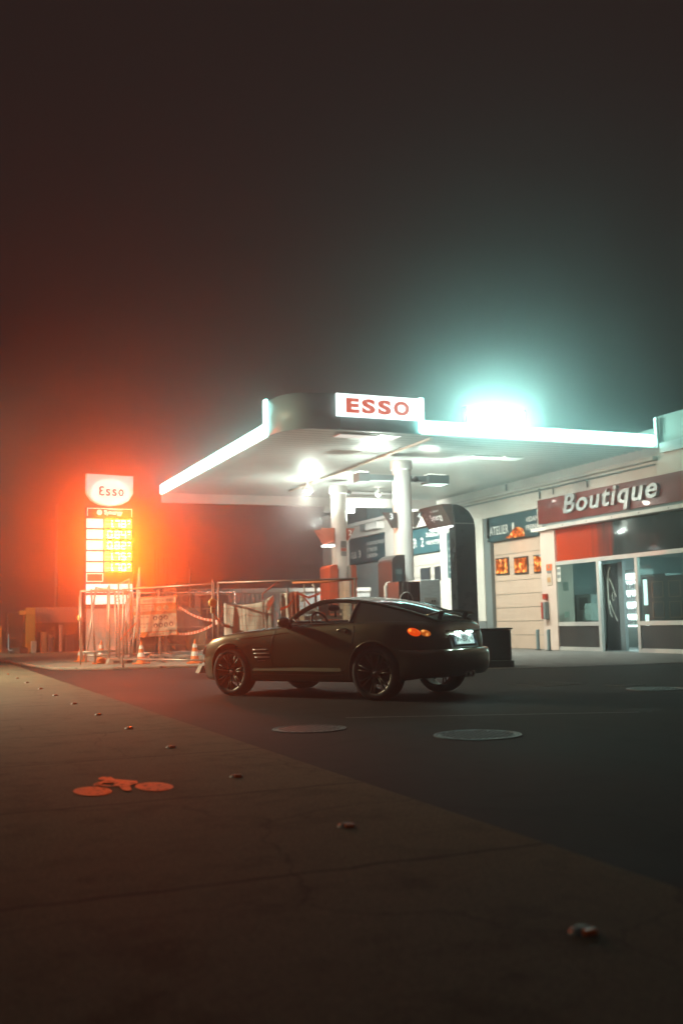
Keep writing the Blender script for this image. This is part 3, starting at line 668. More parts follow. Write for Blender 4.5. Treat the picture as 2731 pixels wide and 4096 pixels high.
# stickers on the glass
def notice(label, x, y0, y1, z0, z1, m, extra=None, cat='notice'):
    t = thing('notice', label, cat, (x,(y0+y1)/2,z0)); MB().box(x,x+.01,y0,y1,z0,z1).build('sheet', m, t)
    for mm, a,b,c_,e in (extra or []): MB().box(x-.006,x-.002,a,b,c_,e).build('print', mm, t)
    return t
M_paper = mat('paper', (.62,.60,.54), .8, var=.05, scale=20)
notice('narrow white sticker strip at the top of the left shop window', 18.695, 26.78,26.97,2.14,2.60, M_paper, [(M_dado,26.8,26.95,2.44,2.54),(M_dado,26.8,26.95,2.26,2.36)])
notice('faint square notice in the upper left shop window', 18.73, 26.45,26.72,1.85,2.12, mat('paper_dim',(.22,.25,.25),.8))
notice('small pale notice low in the left shop window', 18.73, 26.45,26.72,1.02,1.20, mat('paper_mid',(.38,.42,.41),.8))
# wall pier items
X1 = 18.64
notice('orange square sign with a round emblem on the shop pier', X1-.012, 27.15,27.45,2.52,2.72, mat('sign_orange',(.72,.14,.03),.5), [(M_dado,27.18,27.42,2.44,2.50),(M_galv,27.26,27.35,2.58,2.68)], 'sign')
notice('faded paper notice under the orange sign on the pier', X1-.012, 27.17,27.45,2.06,2.40, mat('paper_tan',(.52,.42,.34),.8,var=.1,scale=20), [(mat('print_tan',(.48,.27,.12),.8),27.23,27.41,2.14,2.30)])
eb = thing('alarm_box', 'small red box on the shop pier above the extinguisher', 'alarm box', (X1,27.48,1.6)); MB().box(X1-.10,X1-.002,27.43,27.61,1.60,1.78).build('case', mat('alarm_red',(.40,.04,.02),.5), eb, bevel=.01)
fx = thing('extinguisher_case', 'tall red and grey extinguisher case on the shop pier', 'extinguisher case', (X1,27.48,1.2))
MB().box(X1-.16,X1-.002,27.53,27.63,.98,1.52).build('red_half', mat('alarm_red',(.40,.04,.02),.5), fx, bevel=.01); MB().box(X1-.15,X1-.002,27.41,27.528,.98,1.52).build('grey_half', M_dado, fx, bevel=.01)
def bollard(x, y, label):
    t = thing('bollard', label, 'bollard', (x,y,0), 0, 'bollards before the pier'); MB().lathe([(.001,.66),(.05,.66),(.055,.64),(.055,.01)], 16, c=(x,y,0)).build('post', mat('bollard_teal',(.13,.19,.20),.5), t, smooth=True)
    MB().lathe([(.09,.009),(.09,.03),(.056,.035)], 16, c=(x,y,0)).build('flange', M_dark, t)
bollard(18.30, 27.60, 'grey bollard on the left of the pair before the pink pier'); bollard(18.20, 26.85, 'grey bollard on the right of the pair before the pink pier')

# ------------------------------------------------------------------ pumps
isl = MB().prism([(10.9,23.6),(14.3,23.6),(14.5,24.0),(14.5,34),(10.7,34),(10.7,24.0)], 2, 0, .13).build('pump_island', M_conc, bevel=.03); isl['kind']='structure'
def flag(name, label, pts, y, num, nx, nz, m, panel=None):
    t = thing(name, label, 'pump sign', (nx,y,3.8), 0, 'number flags at the pumps')
    MB().prism(pts, 1, y, y+.10).build('body', m, t, bevel=.008)
    text('numeral', num, (nx-.05,y-.012,nz-.08), '-Y', E_num, t, w=.11 if num != '1' else .05, h=.17, bold=.02)
    return t
E_num = emat('lit_numeral', (.9,.95,.9), .45)
M_flagd = mat('flag_dark', (.13,.11,.10), .4, var=.1, scale=3)
M_flagr = mat('flag_red', (.55,.11,.04), .4, var=.1, scale=3)
flag('number_flag', 'dark triangular flag with numeral 3, left of the nearer column', [(11.88,4.02),(12.30,4.02),(12.30,3.60),(12.16,3.59)], 25.2, '3', 12.11, 3.90, M_flagd)
flag('number_flag', 'dark triangular flag with numeral 4, right of the nearer column', [(12.70,4.03),(13.02,4.03),(12.78,3.60),(12.70,3.60)], 25.0, '4', 12.86, 3.91, M_flagd)
flag('number_flag', 'small red flag with numeral 2, right of the far column', [(13.02,4.08),(13.32,4.08),(13.06,3.68),(13.02,3.68)], 30.45, '2', 13.13, 3.93, M_flagr)
f1 = flag('number_flag', 'red flag with numeral 1 and slanted lit panel, left of the far column', [(12.16,4.08),(12.62,4.08),(12.62,3.60),(12.42,3.60)], 30.5, '1', 12.40, 3.93, M_flagr)
# slanted panel joined to flag 1
pv = [(11.82,30.3,3.98),(12.34,29.9,4.04),(12.34,29.9,3.62),(12.06,30.2,3.52)]
MB().add([*pv, *[(x+.10,y+.16,z) for x,y,z in pv]], [(0,1,2,3),(4,7,6,5),(0,4,5,1),(1,5,6,2),(2,6,7,3),(3,7,4,0)]).build('panel', M_flagr, f1)
MB().box(12.06,12.40,29.98,30.3,3.44,3.50).build('light_strip', emat('panel_strip',(.9,1,.95),4), f1)
ux = (Vector(pv[2])-Vector(pv[3])).normalized(); uz = Vector((0,0,1)); nz_ = ux.cross(uz)
Mx = Matrix(((ux.x,0,nz_.x,0),(ux.y,0,nz_.y,0),(ux.z,1,nz_.z,0),(0,0,0,1)))
t_ = text_mb('Synergy', w=.30, h=.11, bold=.01); t_.xf(Matrix.Translation(Vector(pv[3])+ux*.05+uz*.14+nz_*.012) @ Mx).build('lettering', M_ink, f1, fixn=False)

# dark arch with lettered header
ar = thing('pump_arch', 'tall dark curved pump arch with a lettered slanted header, right of the columns', 'pump arch', (14.0,24.3,0))
prof = [(13.66,.13),(14.30,.13),(14.30,3.55),(14.25,3.80),(14.12,4.00),(13.94,4.13),(13.74,4.19),(13.62,4.19),(13.62,4.05),(13.65,3.85),(13.66,3.55)]
MB().prism(prof, 1, 24.4, 24.75).build('leg', M_black, ar, bevel=.02)
MB().prism([(13.67,3.655),(14.285,3.655),(14.28,3.68),(13.67,3.68)], 1, 24.392, 24.399).build('trim', M_alu, ar)
M_head = mat('arch_header', (.12,.09,.08), .38, var=.12, scale=2)
MB().prism([(13.64,4.20),(13.28,4.20),(13.60,3.62),(13.78,3.62)], 1, 24.45, 25.85).build('header', M_head, ar, bevel=.015)
MB().box(13.61,13.78,24.5,25.80,3.575,3.612).build('light_strip', emat('arch_strip',(.9,1,.95),5), ar)
d_ = Vector((13.28-13.60,0,4.20-3.62)).normalized()
nrm = Vector((0,-1,0)).cross(d_)
Ms = Matrix(((0,d_.x,nrm.x,0),(-1,d_.y,nrm.y,0),(0,d_.z,nrm.z,0),(0,0,0,1)))
def on_head(mb, y, u, m, nm): mb.xf(Matrix.Translation(Vector((13.60,y,3.62))+d_*u+nrm*.014) @ Ms).build(nm, m, ar, fixn=False)
on_head(text_mb('Synergy', w=.68, h=.24, bold=.02), 25.40, .17, E_num, 'lettering')
on_head(text_mb('FUEL TECHNOLOGY', w=.5, h=.05), 25.25, .47, E_num, 'lettering')
mb = MB()
for k in range(12):
    a = 2*math.pi*k/12; mb.add([(.12*math.cos(a-.18),.12*math.sin(a-.18),0),(.19*math.cos(a),.19*math.sin(a),0),(.12*math.cos(a+.18),.12*math.sin(a+.18),0),(.09*math.cos(a),.09*math.sin(a),0)],[(0,1,2,3)])
mb.disk((0,0,0),.05,12); on_head(mb, 25.61, .32, mat('emblem_dim',(.40,.38,.36),.5), 'emblem')
# dark dispenser with rounded top
def dispenser(name, label, x0, x1, y, z1, m, screen=True, flip=False):
    t = thing(name, label, 'fuel dispenser', ((x0+x1)/2,y,.13), 0, 'fuel dispensers on the island')
    w_ = x1-x0; r = w_*.5; pts = [(x0,.13),(x1,.13),(x1,z1)]
    if flip: pts = [(x0,.13),(x1,.13),(x1,z1-r)] + [(x1-r+r*math.cos(R(a)), z1-r+r*math.sin(R(a))) for a in (22,45,67,90)] + [(x0,z1)]
    else: pts = pts + [(x0+r-r*math.sin(R(a)), z1-r+r*math.cos(R(a))) for a in (0,22,45,67)] + [(x0,z1-r)]
    MB().prism(pts, 1, y, y+.9).build('body', m, t, bevel=.02)
    if screen:
        MB().box(x0+.10,x1-.08,y-.012,y-.002,1.95,2.45).build('display', mat('pump_display',(.05,.075,.08),.15), t)
        MB().box(x0+.14,x1-.12,y-.018,y-.0125,2.28,2.40).build('readout', mat('pump_readout',(.12,.16,.16),.3), t)
        MB().box(x0+.12,x1-.12,y-.03,y-.002,1.35,1.7).build('keypad', M_dark, t)
    return t
p3 = dispenser('fuel_dispenser', 'dark fuel dispenser with rounded top before the nearer column', 11.76,12.16,24.5,2.80, mat('dispenser_dark',(.05,.048,.047),.4,var=.1,scale=4))
MB().tube([(11.70,24.6,.5),(11.62,24.6,1.2),(11.60,24.6,1.95),(11.66,24.6,2.03),(11.74,24.6,2.05)], .05, 10).build('hose', mat('hose_pale',(.45,.40,.35),.6), p3, smooth=True)
p1 = dispenser('fuel_dispenser', 'red fuel dispenser left of the far column, wrapped in plastic', 12.30,12.57,30.2,2.88, M_red, screen=False)
MB().box(12.575,12.62,30.25,30.95,.14,2.74).build('side', mat('dispenser_side',(.30,.08,.05),.5), p1)
p2 = dispenser('fuel_dispenser', 'red fuel dispenser with rounded shoulder right of the far column', 13.12,13.30,30.35,2.88, mat('pump_red_dim',(.36,.07,.03),.5,var=.1,scale=4), screen=False, flip=True)
MB().box(13.02,13.115,30.4,31.1,.14,2.86).build('side', mat('dispenser_pale',(.45,.44,.40),.5), p2)
# steel service cabinet
cb = thing('service_cabinet', 'brushed steel cabinet with a dark striped side, behind the car roof', 'cabinet', (11.9,23.2,.13))
MB().box(11.92,12.50,23.2,23.9,.13,2.07).build('steel_body', M_steel, cb, bevel=.015)
MB().box(11.32,11.915,23.22,23.9,.13,2.03).build('dark_side', mat('cab_dark',(.10,.075,.07),.35,var=.15,scale=4), cb, bevel=.01)
MB().box(12.02,12.39,23.188,23.198,1.49,1.61).build('label', M_paper, cb)
MB().disk((12.245,23.184,1.525),.025,12,1).disk((12.315,23.184,1.525),.025,12,1).build('sockets', M_dark, cb)
MB().box(12.10,12.32,23.188,23.198,1.18,1.44).build('notice', M_paper, cb)
mb = MB().box(11.42,11.44,23.205,23.218,1.3,2.0).box(11.56,11.58,23.205,23.218,1.3,2.0).box(11.70,11.72,23.205,23.218,1.3,2.0)
mb.build('stripes', mat('cab_stripe',(.28,.26,.24),.5), cb)
mb = MB().tube([(11.34+.18-.18*math.cos(R(a)), 23.2, 1.55+.2*math.sin(R(a))) for a in range(0,181,20)], .018, 6); mb.build('arc', mat('cab_stripe',(.28,.26,.24),.5), cb)
MB().box(11.66,11.90,23.204,23.218,1.62,1.98).build('slot', M_dark, cb)
# grey bin beside the car tail
tb = thing('planter_bin', 'squat dark grey bin with a banded base behind the car tail', 'bin', (11.5,19.3,0))
MB().prism([(-.52,-.42),(.50,-.42),(.56,-.34),(.56,.36),(.48,.44),(-.52,.44),(-.58,.36),(-.58,-.34)], 2, .16, .80).xf(Matrix.Translation((11.42,19.35,0)) @ Matrix.Rotation(-.38,4,'Z')).build('body', mat('bin_grey',(.10,.125,.125),.55,var=.15,scale=4), tb, bevel=.02)
MB().prism([(-.56,-.46),(.54,-.46),(.60,-.38),(.60,.40),(.52,.48),(-.56,.48),(-.62,.40),(-.62,-.38)], 2, .01, .155).xf(Matrix.Translation((11.42,19.35,0)) @ Matrix.Rotation(-.38,4,'Z')).build('base', mat('bin_grey',(.10,.125,.125),.55), tb, bevel=.015)
MB().prism([(-.55,-.45),(.53,-.45),(.59,-.37),(.59,.39),(.51,.47),(-.55,.47),(-.61,.39),(-.61,-.37)], 2, .805, .84).xf(Matrix.Translation((11.42,19.35,0)) @ Matrix.Rotation(-.38,4,'Z')).build('lid', mat('bin_lid',(.13,.155,.155),.5), tb, bevel=.01)

# ------------------------------------------------------------------ the coupe
CAR_LOC = Vector((5.155, 15.18, .0)); CAR_RZ = math.atan2(.8605, -.5095); CAR_S = 1.08
car = thing('parked_car', 'dark olive sports coupe with raised tail spoiler, parked across the forecourt', 'car', CAR_LOC, CAR_RZ)
car.scale = (CAR_S,)*3
M_paint = mat('car_paint', (.125,.112,.066), .34, .85, var=.05, scale=2, coat=1.0)
M_trim = mat('car_trim', (.012,.012,.012), .45)
M_tyre = mat('car_tyre', (.012,.012,.012), .8, var=.2, scale=20)
M_rim = mat('car_rim', (.16,.15,.115), .5, .6)
M_chrome = mat('car_chrome', (.75,.72,.66), .16, 1.0)
M_cglass = glass('car_glass', (.80,.86,.84), .04)
M_hatch = mat('hatch_glass', (.012,.018,.018), .05, spec=.8, coat=1.0)
def tab(T, x):
    T = sorted(T); n = len(T)
    if x <= T[0][0]: return T[0][1]
    if x >= T[-1][0]: return T[-1][1]
    sl = [(T[i+1][1]-T[i][1])/(T[i+1][0]-T[i][0]) for i in range(n-1)]
    m = [sl[0]] + [0 if sl[i-1]*sl[i] <= 0 else 2*sl[i-1]*sl[i]/(sl[i-1]+sl[i]) for i in range(1,n-1)] + [sl[-1]]
    for i in range(n-1):
        if x <= T[i+1][0]:
            h = T[i+1][0]-T[i][0]; t = (x-T[i][0])/h
            return ((2*t**3-3*t*t+1)*T[i][1] + (t**3-2*t*t+t)*h*m[i] + (-2*t**3+3*t*t)*T[i+1][1] + (t**3-t*t)*h*m[i+1])
TW = [(.80,.34),(.785,.46),(.74,.58),(.66,.68),(.52,.775),(.35,.835),(.1,.872),(-.2,.872),(-.5,.856),(-1.0,.850),(-1.5,.856),(-1.9,.868),(-2.3,.885),(-2.6,.880),(-2.82,.835),(-2.96,.775),(-3.06,.70),(-3.13,.60),(-3.17,.50),(-3.19,.42)]
TC = [(.80,.46),(.785,.54),(.74,.62),(.66,.68),(.52,.735),(.35,.790),(.1,.840),(-.2,.888),(-.45,.925),(-.9,.945),(-1.5,.95),(-2.2,.96),(-2.6,.968),(-2.9,.972),(-3.03,.965),(-3.09,.935),(-3.13,.85),(-3.17,.74),(-3.19,.66)]
TS = [(.80,.44),(.785,.50),(.74,.585),(.66,.645),(.52,.715),(.35,.772),(.1,.815),(-.2,.842),(-.5,.862),(-.95,.905),(-1.5,.925),(-2.0,.945),(-2.4,.955),(-2.75,.945),(-2.95,.92),(-3.05,.88),(-3.12,.80),(-3.17,.70),(-3.19,.63)]
TB = [(.80,.32),(.74,.25),(.6,.205),(.2,.19),(-.5,.20),(-2.4,.21),(-2.9,.26),(-3.1,.34),(-3.19,.44)]
def cr(P, per):
    o = []
    for i in range(len(P)-1):
        p0 = P[max(i-1,0)]; p1 = P[i]; p2 = P[i+1]; p3 = P[min(i+2,len(P)-1)]
        for k in range(per):
            t = k/per
            o.append(tuple(.5*((2*b)+(-a+c_)*t+(2*a-5*b+4*c_-d)*t*t+(-a+3*b-3*c_+d)*t**3) for a,b,c_,d in zip(p0,p1,p2,p3)))
    o.append(P[-1]); return o
def section(x):
    W, Zc, Zs, Zb = tab(TW,x), tab(TC,x), tab(TS,x), tab(TB,x)
    L_ = lambda a,b,t: a+(b-a)*t
    P = [(0,Zb),(.55*W,Zb),(.88*W,Zb+.004),(.955*W,Zb+.05),(.972*W,L_(Zb,Zs,.24)),(.995*W,L_(Zb,Zs,.50)),(1.0*W,L_(Zb,Zs,.68)),(.985*W,L_(Zb,Zs,.86)),(.945*W,Zs),(.86*W,L_(Zs,Zc,.35)+.012),(.6*W,L_(Zs,Zc,.75)+.008),(.3*W,L_(Zs,Zc,.95)),(0,Zc)]
    return cr(P, 3)
xs = [.80,.79,.775,.755,.73,.70,.66,.61,.55] + [.5-.07*i for i in range(50)]
xs = [x for x in xs if x > -2.9] + [-2.90,-2.95,-3.0,-3.04,-3.075,-3.10,-3.12,-3.14,-3.155,-3.17,-3.18,-3.19]
vs = []; fs = []; ringn = None
for x in xs:
    s_ = section(x); ring = [(x,y,z_) for y,z_ in s_] + [(x,-y,z_) for y,z_ in s_[-2:0:-1]]
    ringn = len(ring); vs += ring
for i in range(len(xs)-1):
    for k in range(ringn): fs.append((i*ringn+k,(i+1)*ringn+k,(i+1)*ringn+(k+1)%ringn,i*ringn+(k+1)%ringn))
fs.append(tuple(range(ringn))); fs.append(tuple((len(xs)-1)*ringn+k for k in range(ringn))[::-1])
body = MB().add(vs, fs).build('body', M_paint, None, smooth=True)
bvh_me = body.data.copy()
# wheel wells
cutter = MB()
for cx_, r_ in ((.0,.372),(-2.4,.382)):
    for s_ in (-1,1):
        cutter.lathe([(.001,s_*.52),(r_,s_*.52),(r_,s_*1.3),(.001,s_*1.3)], 48, 1, (cx_,0,.345))
cut = cutter.build('cutter', M_trim, None)
bo = body.modifiers.new('wells','BOOLEAN'); bo.object = cut; bo.operation = 'DIFFERENCE'; bo.solver = 'EXACT'
dg = bpy.context.evaluated_depsgraph_get(); dg.update()
newme = bpy.data.meshes.new_from_object(body.evaluated_get(dg)); body.modifiers.clear(); body.data = newme
if len(newme.materials) == 0: newme.materials.append(M_paint)
newme.materials[0] = M_paint
for p in newme.polygons: p.use_smooth = True
try: newme.set_sharp_from_angle(angle=R(35))
except Exception: pass
bpy.data.objects.remove(cut)
body.parent = car
bmx = bmesh.new(); bmx.from_mesh(bvh_me); BV = BVHTree.FromBMesh(bmx); bmx.free()
def side(x, z, s=1, off=.0):
    h = BV.ray_cast(Vector((x, s*2, z)), Vector((0,-s,0)))
    return (h[0] + h[1]*off) if h[0] is not None else Vector((x, s*.85, z))
def cpart(mb, name, m, par=car, **k): return mb.build(name, m, par, world=False, **k)
def on_side(pts, r, name, m, s=1, off=.0, n=6, par=None): 
    return cpart(MB().tube([side(x,z_,s,off) for x,z_ in pts], r, n), name, m, par or body, smooth=True)
def dense(pts, k=6): return cr(pts, k)
for s in (1,-1):
    # door outline
    door = dense([(-.80,.895),(-.765,.80),(-.735,.66),(-.735,.52),(-.77,.37),(-.80,.345)],5) + [(-1.0-.2*i,.338) for i in range(5)] + dense([(-1.93,.36),(-2.02,.50),(-2.08,.68),(-2.11,.86),(-2.10,.925)],5)
    on_side(door, .0045, 'door_seam', M_trim, s, .0)
    # bright vent blades and recess
    vr = MB()
    for i,z_ in enumerate((.625,.575,.525,.478)):
        a,b = (-.43-.015*i, -.70-.006*i) if i < 3 else (-.50,-.63)
        cpart(MB().tube([side(a+(b-a)*k/6, z_+.004*k/6, s, .006) for k in range(7)], .0085 if i < 3 else .006, 6), 'vent_blade', mat('vent_metal',(.62,.58,.50),.4,.3), body, smooth=True)
    q = [side(x,z_,s,.002) for x,z_ in ((-.42,.655),(-.71,.655),(-.72,.50),(-.49,.445))]
    cpart(MB().add(q,[(0,1,2,3)]), 'vent_recess', M_trim, body, fixn=False)
    # sill strips
    mbq = MB(); N = 24
    up = [side(-.43-1.45*i/N,.392,s,.002) for i in range(N+1)]; lo = [side(-.41-1.50*i/N,.352-.0*i,s,.036) for i in range(N+1)]
    mbq.add(up+lo, [(i,i+1,N+2+i,N+1+i) for i in range(N)]); cpart(mbq,'sill_strip', M_paint, body, smooth=True)
    on_side([(-.40-1.5*i/12,.30) for i in range(13)], .006, 'sill_line', M_rim, s, .002)
    # flank crease
    on_side([(-.12-.9*i/14,.765+.085*i/14) for i in range(15)], .005, 'flank_crease', M_paint, s, .0)
    # door handle
    h0 = [side(-1.845-.02*k,.862+.003*k,s,.006+.020*math.sin(math.pi*k/7)) for k in range(8)]
    cpart(MB().tube(h0,.011,8),'door_handle', M_paint, body, smooth=True)
    cpart(MB().ball(side(-1.985,.845,s,.0),.020,10), 'door_lock', M_trim, body, smooth=True)
    # wheel arch lips
    for cx_, r_ in ((.0,.372),(-2.4,.382)):
        pts = [side(cx_+r_*1.0*math.cos(R(a)), .345+r_*1.0*math.sin(R(a)), s, .0) for a in range(-18,199,9)]
        pts = [p for p in pts]
        cpart(MB().tube(pts, .010, 6), 'arch_lip', M_paint, body, smooth=True)
def lens(P, Nn, a, b, t, name, m, par=body, rot=0):
    Nn = Nn.normalized(); up_ = Vector((0,0,1)); u = up_.cross(Nn).normalized(); v = Nn.cross(u)
    u2 = u*math.cos(rot)+v*math.sin(rot); v2 = -u*math.sin(rot)+v*math.cos(rot)
    mb = MB().ball((0,0,0),1.0,16)
    M = Matrix(((u2.x*a,v2.x*b,Nn.x*t,P.x),(u2.y*a,v2.y*b,Nn.y*t,P.y),(u2.z*a,v2.z*b,Nn.z*t,P.z),(0,0,0,1)))
    return cpart(mb.xf(M), name, m, par, smooth=True)
def hit(org, d): 
    h = BV.ray_cast(Vector(org), Vector(d).normalized()); return h[0], h[1]
def lamp_mat(name, lo, hi, st):
    m = bpy.data.materials.new(name); m.use_nodes = True; n = m.node_tree; b = n.nodes['Principled BSDF']
    t = n.nodes.new('ShaderNodeTexCoord'); no = n.nodes.new('ShaderNodeTexVoronoi'); no.inputs['Scale'].default_value = 16
    n.links.new(t.outputs['Object'], no.inputs[0]); cr_ = n.nodes.new('ShaderNodeValToRGB')
    cr_.color_ramp.elements[0].position = .12; cr_.color_ramp.elements[0].color = (*hi,1); cr_.color_ramp.elements[1].position = .45; cr_.color_ramp.elements[1].color = (*lo,1)
    n.links.new(no.outputs[0], cr_.inputs[0]); n.links.new(cr_.outputs[0], b.inputs['Emission Color']); b.inputs['Emission Strength'].default_value = st
    b.inputs['Base Color'].default_value = (.4,.08,.01,1); b.inputs['Roughness'].default_value = .1; return m
M_tailA = lamp_mat('tail_orange', (.80,.060,.002), (2.0,.55,.06), 1.0)
M_tailB = lamp_mat('tail_amber', (.42,.085,.006), (1.6,.65,.14), 1.0)
M_tailoff = mat('tail_off', (.30,.02,.015), .12)
for s in (1,-1):
    p, nn = hit((-4.0, s*1.7, .835), (1.05, -s*1.0, 0)) if False else hit((-2.93-.5, s*1.6, .83), (.5, -s*.86, 0))
    lens(p+nn*.004, nn, .085, .048, .018, 'tail_lamp', M_tailA if s > 0 else M_tailoff, rot=-.35*s)
    p2, nn2 = hit((-3.045-.62, s*1.45, .815), (.62, -s*.78, 0))
    lens(p2+nn2*.003, nn2, .070, .040, .016, 'turn_lamp', M_tailB if s > 0 else M_tailoff, rot=-.25*s)
    ph, nh = hit((1.6, s*1.3, .615), (-.75, -s*.55, 0))
    lens(ph+nh*.003, nh, .10, .065, .02, 'headlight', mat('headlight_lens',(.35,.36,.36),.06,.2), rot=.2*s)
    pm, nm = hit((1.3, s*1.6, .46), (-.6, -s*.8, 0)); lens(pm+nm*.003, nm, .035, .014, .01, 'marker_lamp', mat('marker_amber',(.7,.2,.03),.15))
    # fog lamp slots low at the nose
    pf_, nf = hit((1.6, s*.9, .34), (-1, -s*.35, 0)); lens(pf_+nf*.003, nf, .07, .03, .01, 'fog_lamp', M_trim)
# grille
gp = [hit((2,y,.47),(-1,0,0)) for y in (-.28,-.14,0,.14,.28)]
cpart(MB().tube([p+n_*.004 for p,n_ in gp], .022, 8),'grille_bar', M_chrome, body, smooth=True)
# glasshouse
EE = [(-.92,.745,.945),(-1.02,.705,1.035),(-1.15,.650,1.130),(-1.32,.590,1.212),(-1.5,.565,1.243),(-1.75,.555,1.245),(-2.0,.545,1.228),(-2.25,.530,1.188),(-2.5,.505,1.130),(-2.75,.470,1.062),(-2.95,.440,.998),(-3.06,.42,.952)]
CC = [(-.40,.935),(-.62,1.052),(-.85,1.165),(-1.08,1.258),(-1.40,1.303),(-1.70,1.304),(-2.0,1.284),(-2.25,1.246),(-2.5,1.190),(-2.75,1.118),(-2.97,1.040),(-3.09,.968)]
BB = [(-.92,.765,.925),(-1.02,.780,.93),(-1.15,.783,.935),(-1.32,.785,.938),(-1.5,.787,.94),(-1.75,.79,.943),(-2.0,.795,.946),(-2.25,.800,.948),(-2.5,.785,.95),(-2.75,.72,.95),(-2.95,.62,.942),(-3.06,.52,.93)]
EEd = cr(EE,4); CCd = cr(CC,4); BBd = cr(BB,4)
def toprow(i, nt=12, t0=0., t1=1.):
    e = EEd[i]; c_ = CCd[i]; row = []
    for k in range(nt+1):
        t = t0+(t1-t0)*k/nt
        row.append((e[0]+(c_[0]-e[0])*t*(2-t), e[1]*(1-t), e[2]+(c_[1]-e[2])*math.sin(t*math.pi/2)))
    return row
def topgrid(i0, i1, off=0., t0=0., name='roof', m=M_paint, thick=.012):
    rows = []
    for i in range(i0, i1+1):
        r_ = toprow(i, t0=t0); rows.append(r_ + [(x,-y,z_) for x,y,z_ in r_[-2::-1]])
    nn = len(rows[0]); vs = [(x,y,z_+off) for r_ in rows for x,y,z_ in r_]
    fs = [(a*nn+b,a*nn+b+1,(a+1)*nn+b+1,(a+1)*nn+b) for a in range(len(rows)-1) for b in range(nn-1)]
    o = cpart(MB().add(vs,fs), name, m, car, smooth=True)
    if thick:
        sd = o.modifiers.new('thick','SOLIDIFY'); sd.thickness = thick; sd.offset = -1 if o.data.polygons[0].normal.z > 0 else 1
    return o
topgrid(0,12,name='windscreen',m=M_cglass,thick=0)
roof = topgrid(12,44,name='roof')
topgrid(27,39,off=.006,t0=.13,name='rear_window',m=M_hatch,thick=0)
def sidept(i,t,s):
    e = Vector(EEd[i]); b = Vector(BBd[i]); p = b.lerp(e,t); p.y += .022*math.sin(math.pi*t); p.y *= s; return p
def sidegrid(i0,i1,s,name,m,t0=0.,t1=1.,nt=8,slant=None):
    vs=[]; n_=i1-i0
    for i in range(i0,i1+1):
        for k in range(nt+1): vs.append(sidept(i,t0+(t1-t0)*k/nt,s))
    fs=[(a*(nt+1)+b,a*(nt+1)+b+1,(a+1)*(nt+1)+b+1,(a+1)*(nt+1)+b) for a in range(n_) for b in range(nt)]
    return cpart(MB().add(vs,fs),name,m,car,smooth=True)
for s in (1,-1):
    sidegrid(0,24,s,'side_window',M_cglass,.03,.97)
    sidegrid(24,44,s,'sail_panel',M_paint)
    # pillar and roof rail, quarter post
    pts=[Vector((x,y*s,z_)) for x,y,z_ in EEd[0:46]]
    cpart(MB().tube(pts,[.034 if i<14 else .034-.010*min(1,(i-14)/6) for i in range(len(pts))],8),'roof_rail',M_paint,car,smooth=True)
    mbp=MB(); q=[sidept(24,t/6,s) for t in range(7)]; 
    mbp.tube([v-Vector((0,.012*s,0)) for v in q],.028,8); cpart(mbp,'quarter_post',M_trim,car,smooth=True)
    # belt trim
    cpart(MB().tube([Vector((BBd[i][0],BBd[i][1]*s,BBd[i][2]+.012)) for i in range(0,26)],.014,6),'belt_trim',M_trim,car,smooth=True)
    # mirror
    mp = Vector((-1.03,.925*s,.985))
    mbm = MB().ball((0,0,0),1,14); mbm.xf(Matrix.Translation(mp) @ Matrix.Rotation(.25*s,4,'Z') @ Matrix.Diagonal((.085,.115,.072,1)))
    mi_ = cpart(mbm,'door_mirror',M_paint,car,smooth=True)
    cpart(MB().tube([mp+Vector((.0,-.05*s,-.04)),Vector((-1.02,.80*s,.925))],[.032,.045],8),'mirror_arm',M_trim,mi_)
    cpart(MB().tube([Vector((-.90,.775*s,.93)),Vector((-1.16,.79*s,.955)),Vector((-1.04,.725*s,1.02))],.02,6),'sail_trim',M_trim,mi_)
# centre ridges along the roof
# cabin
cab = cpart(MB().box(-2.15,-.70,-.66,.66,.60,.935),'cabin_floor',M_trim,car)
cpart(MB().prism([(-.62,.90),(-1.05,.90),(-1.02,.985),(-.90,1.0),(-.70,.96)],1,-.66,.66),'dashboard',mat('dash',(.02,.018,.017),.6),car,bevel=.02)
mb=MB(); 
ringp=[Vector((-1.20+.06*math.sin(R(a)), .36+.175*math.cos(R(a)), .955+.15*math.sin(R(a)))) for a in range(0,361,15)]
cpart(MB().tube(ringp,.016,8,cap=False).tube([(-1.2,.20,.955),(-1.2,.52,.955)],.02,6),'steering_wheel',M_trim,car,smooth=True)
for s in (1,-1):
    cpart(MB().prism([(-1.92,.90),(-2.10,.90),(-2.16,1.10),(-2.10,1.18),(-2.0,1.16),(-1.94,1.05)],1,s*.36-.16,s*.36+.16),'seat',mat('seat_cloth',(.02,.02,.02),.8),car,bevel=.03)
mbm=MB().ball((0,0,0),1,14); mbm.xf(Matrix.Translation((-1.16,.0,1.165)) @ Matrix.Diagonal((.035,.135,.045,1)))
rm=cpart(mbm,'rear_view_mirror',M_trim,car,smooth=True)
cpart(MB().tube([(-1.14,0,1.19),(-1.10,0,1.25)],.012,6),'stem',M_trim,rm); cpart(MB().box(-1.175,-1.165,-.035,.0,1.04,1.12),'tag',M_trim,rm)
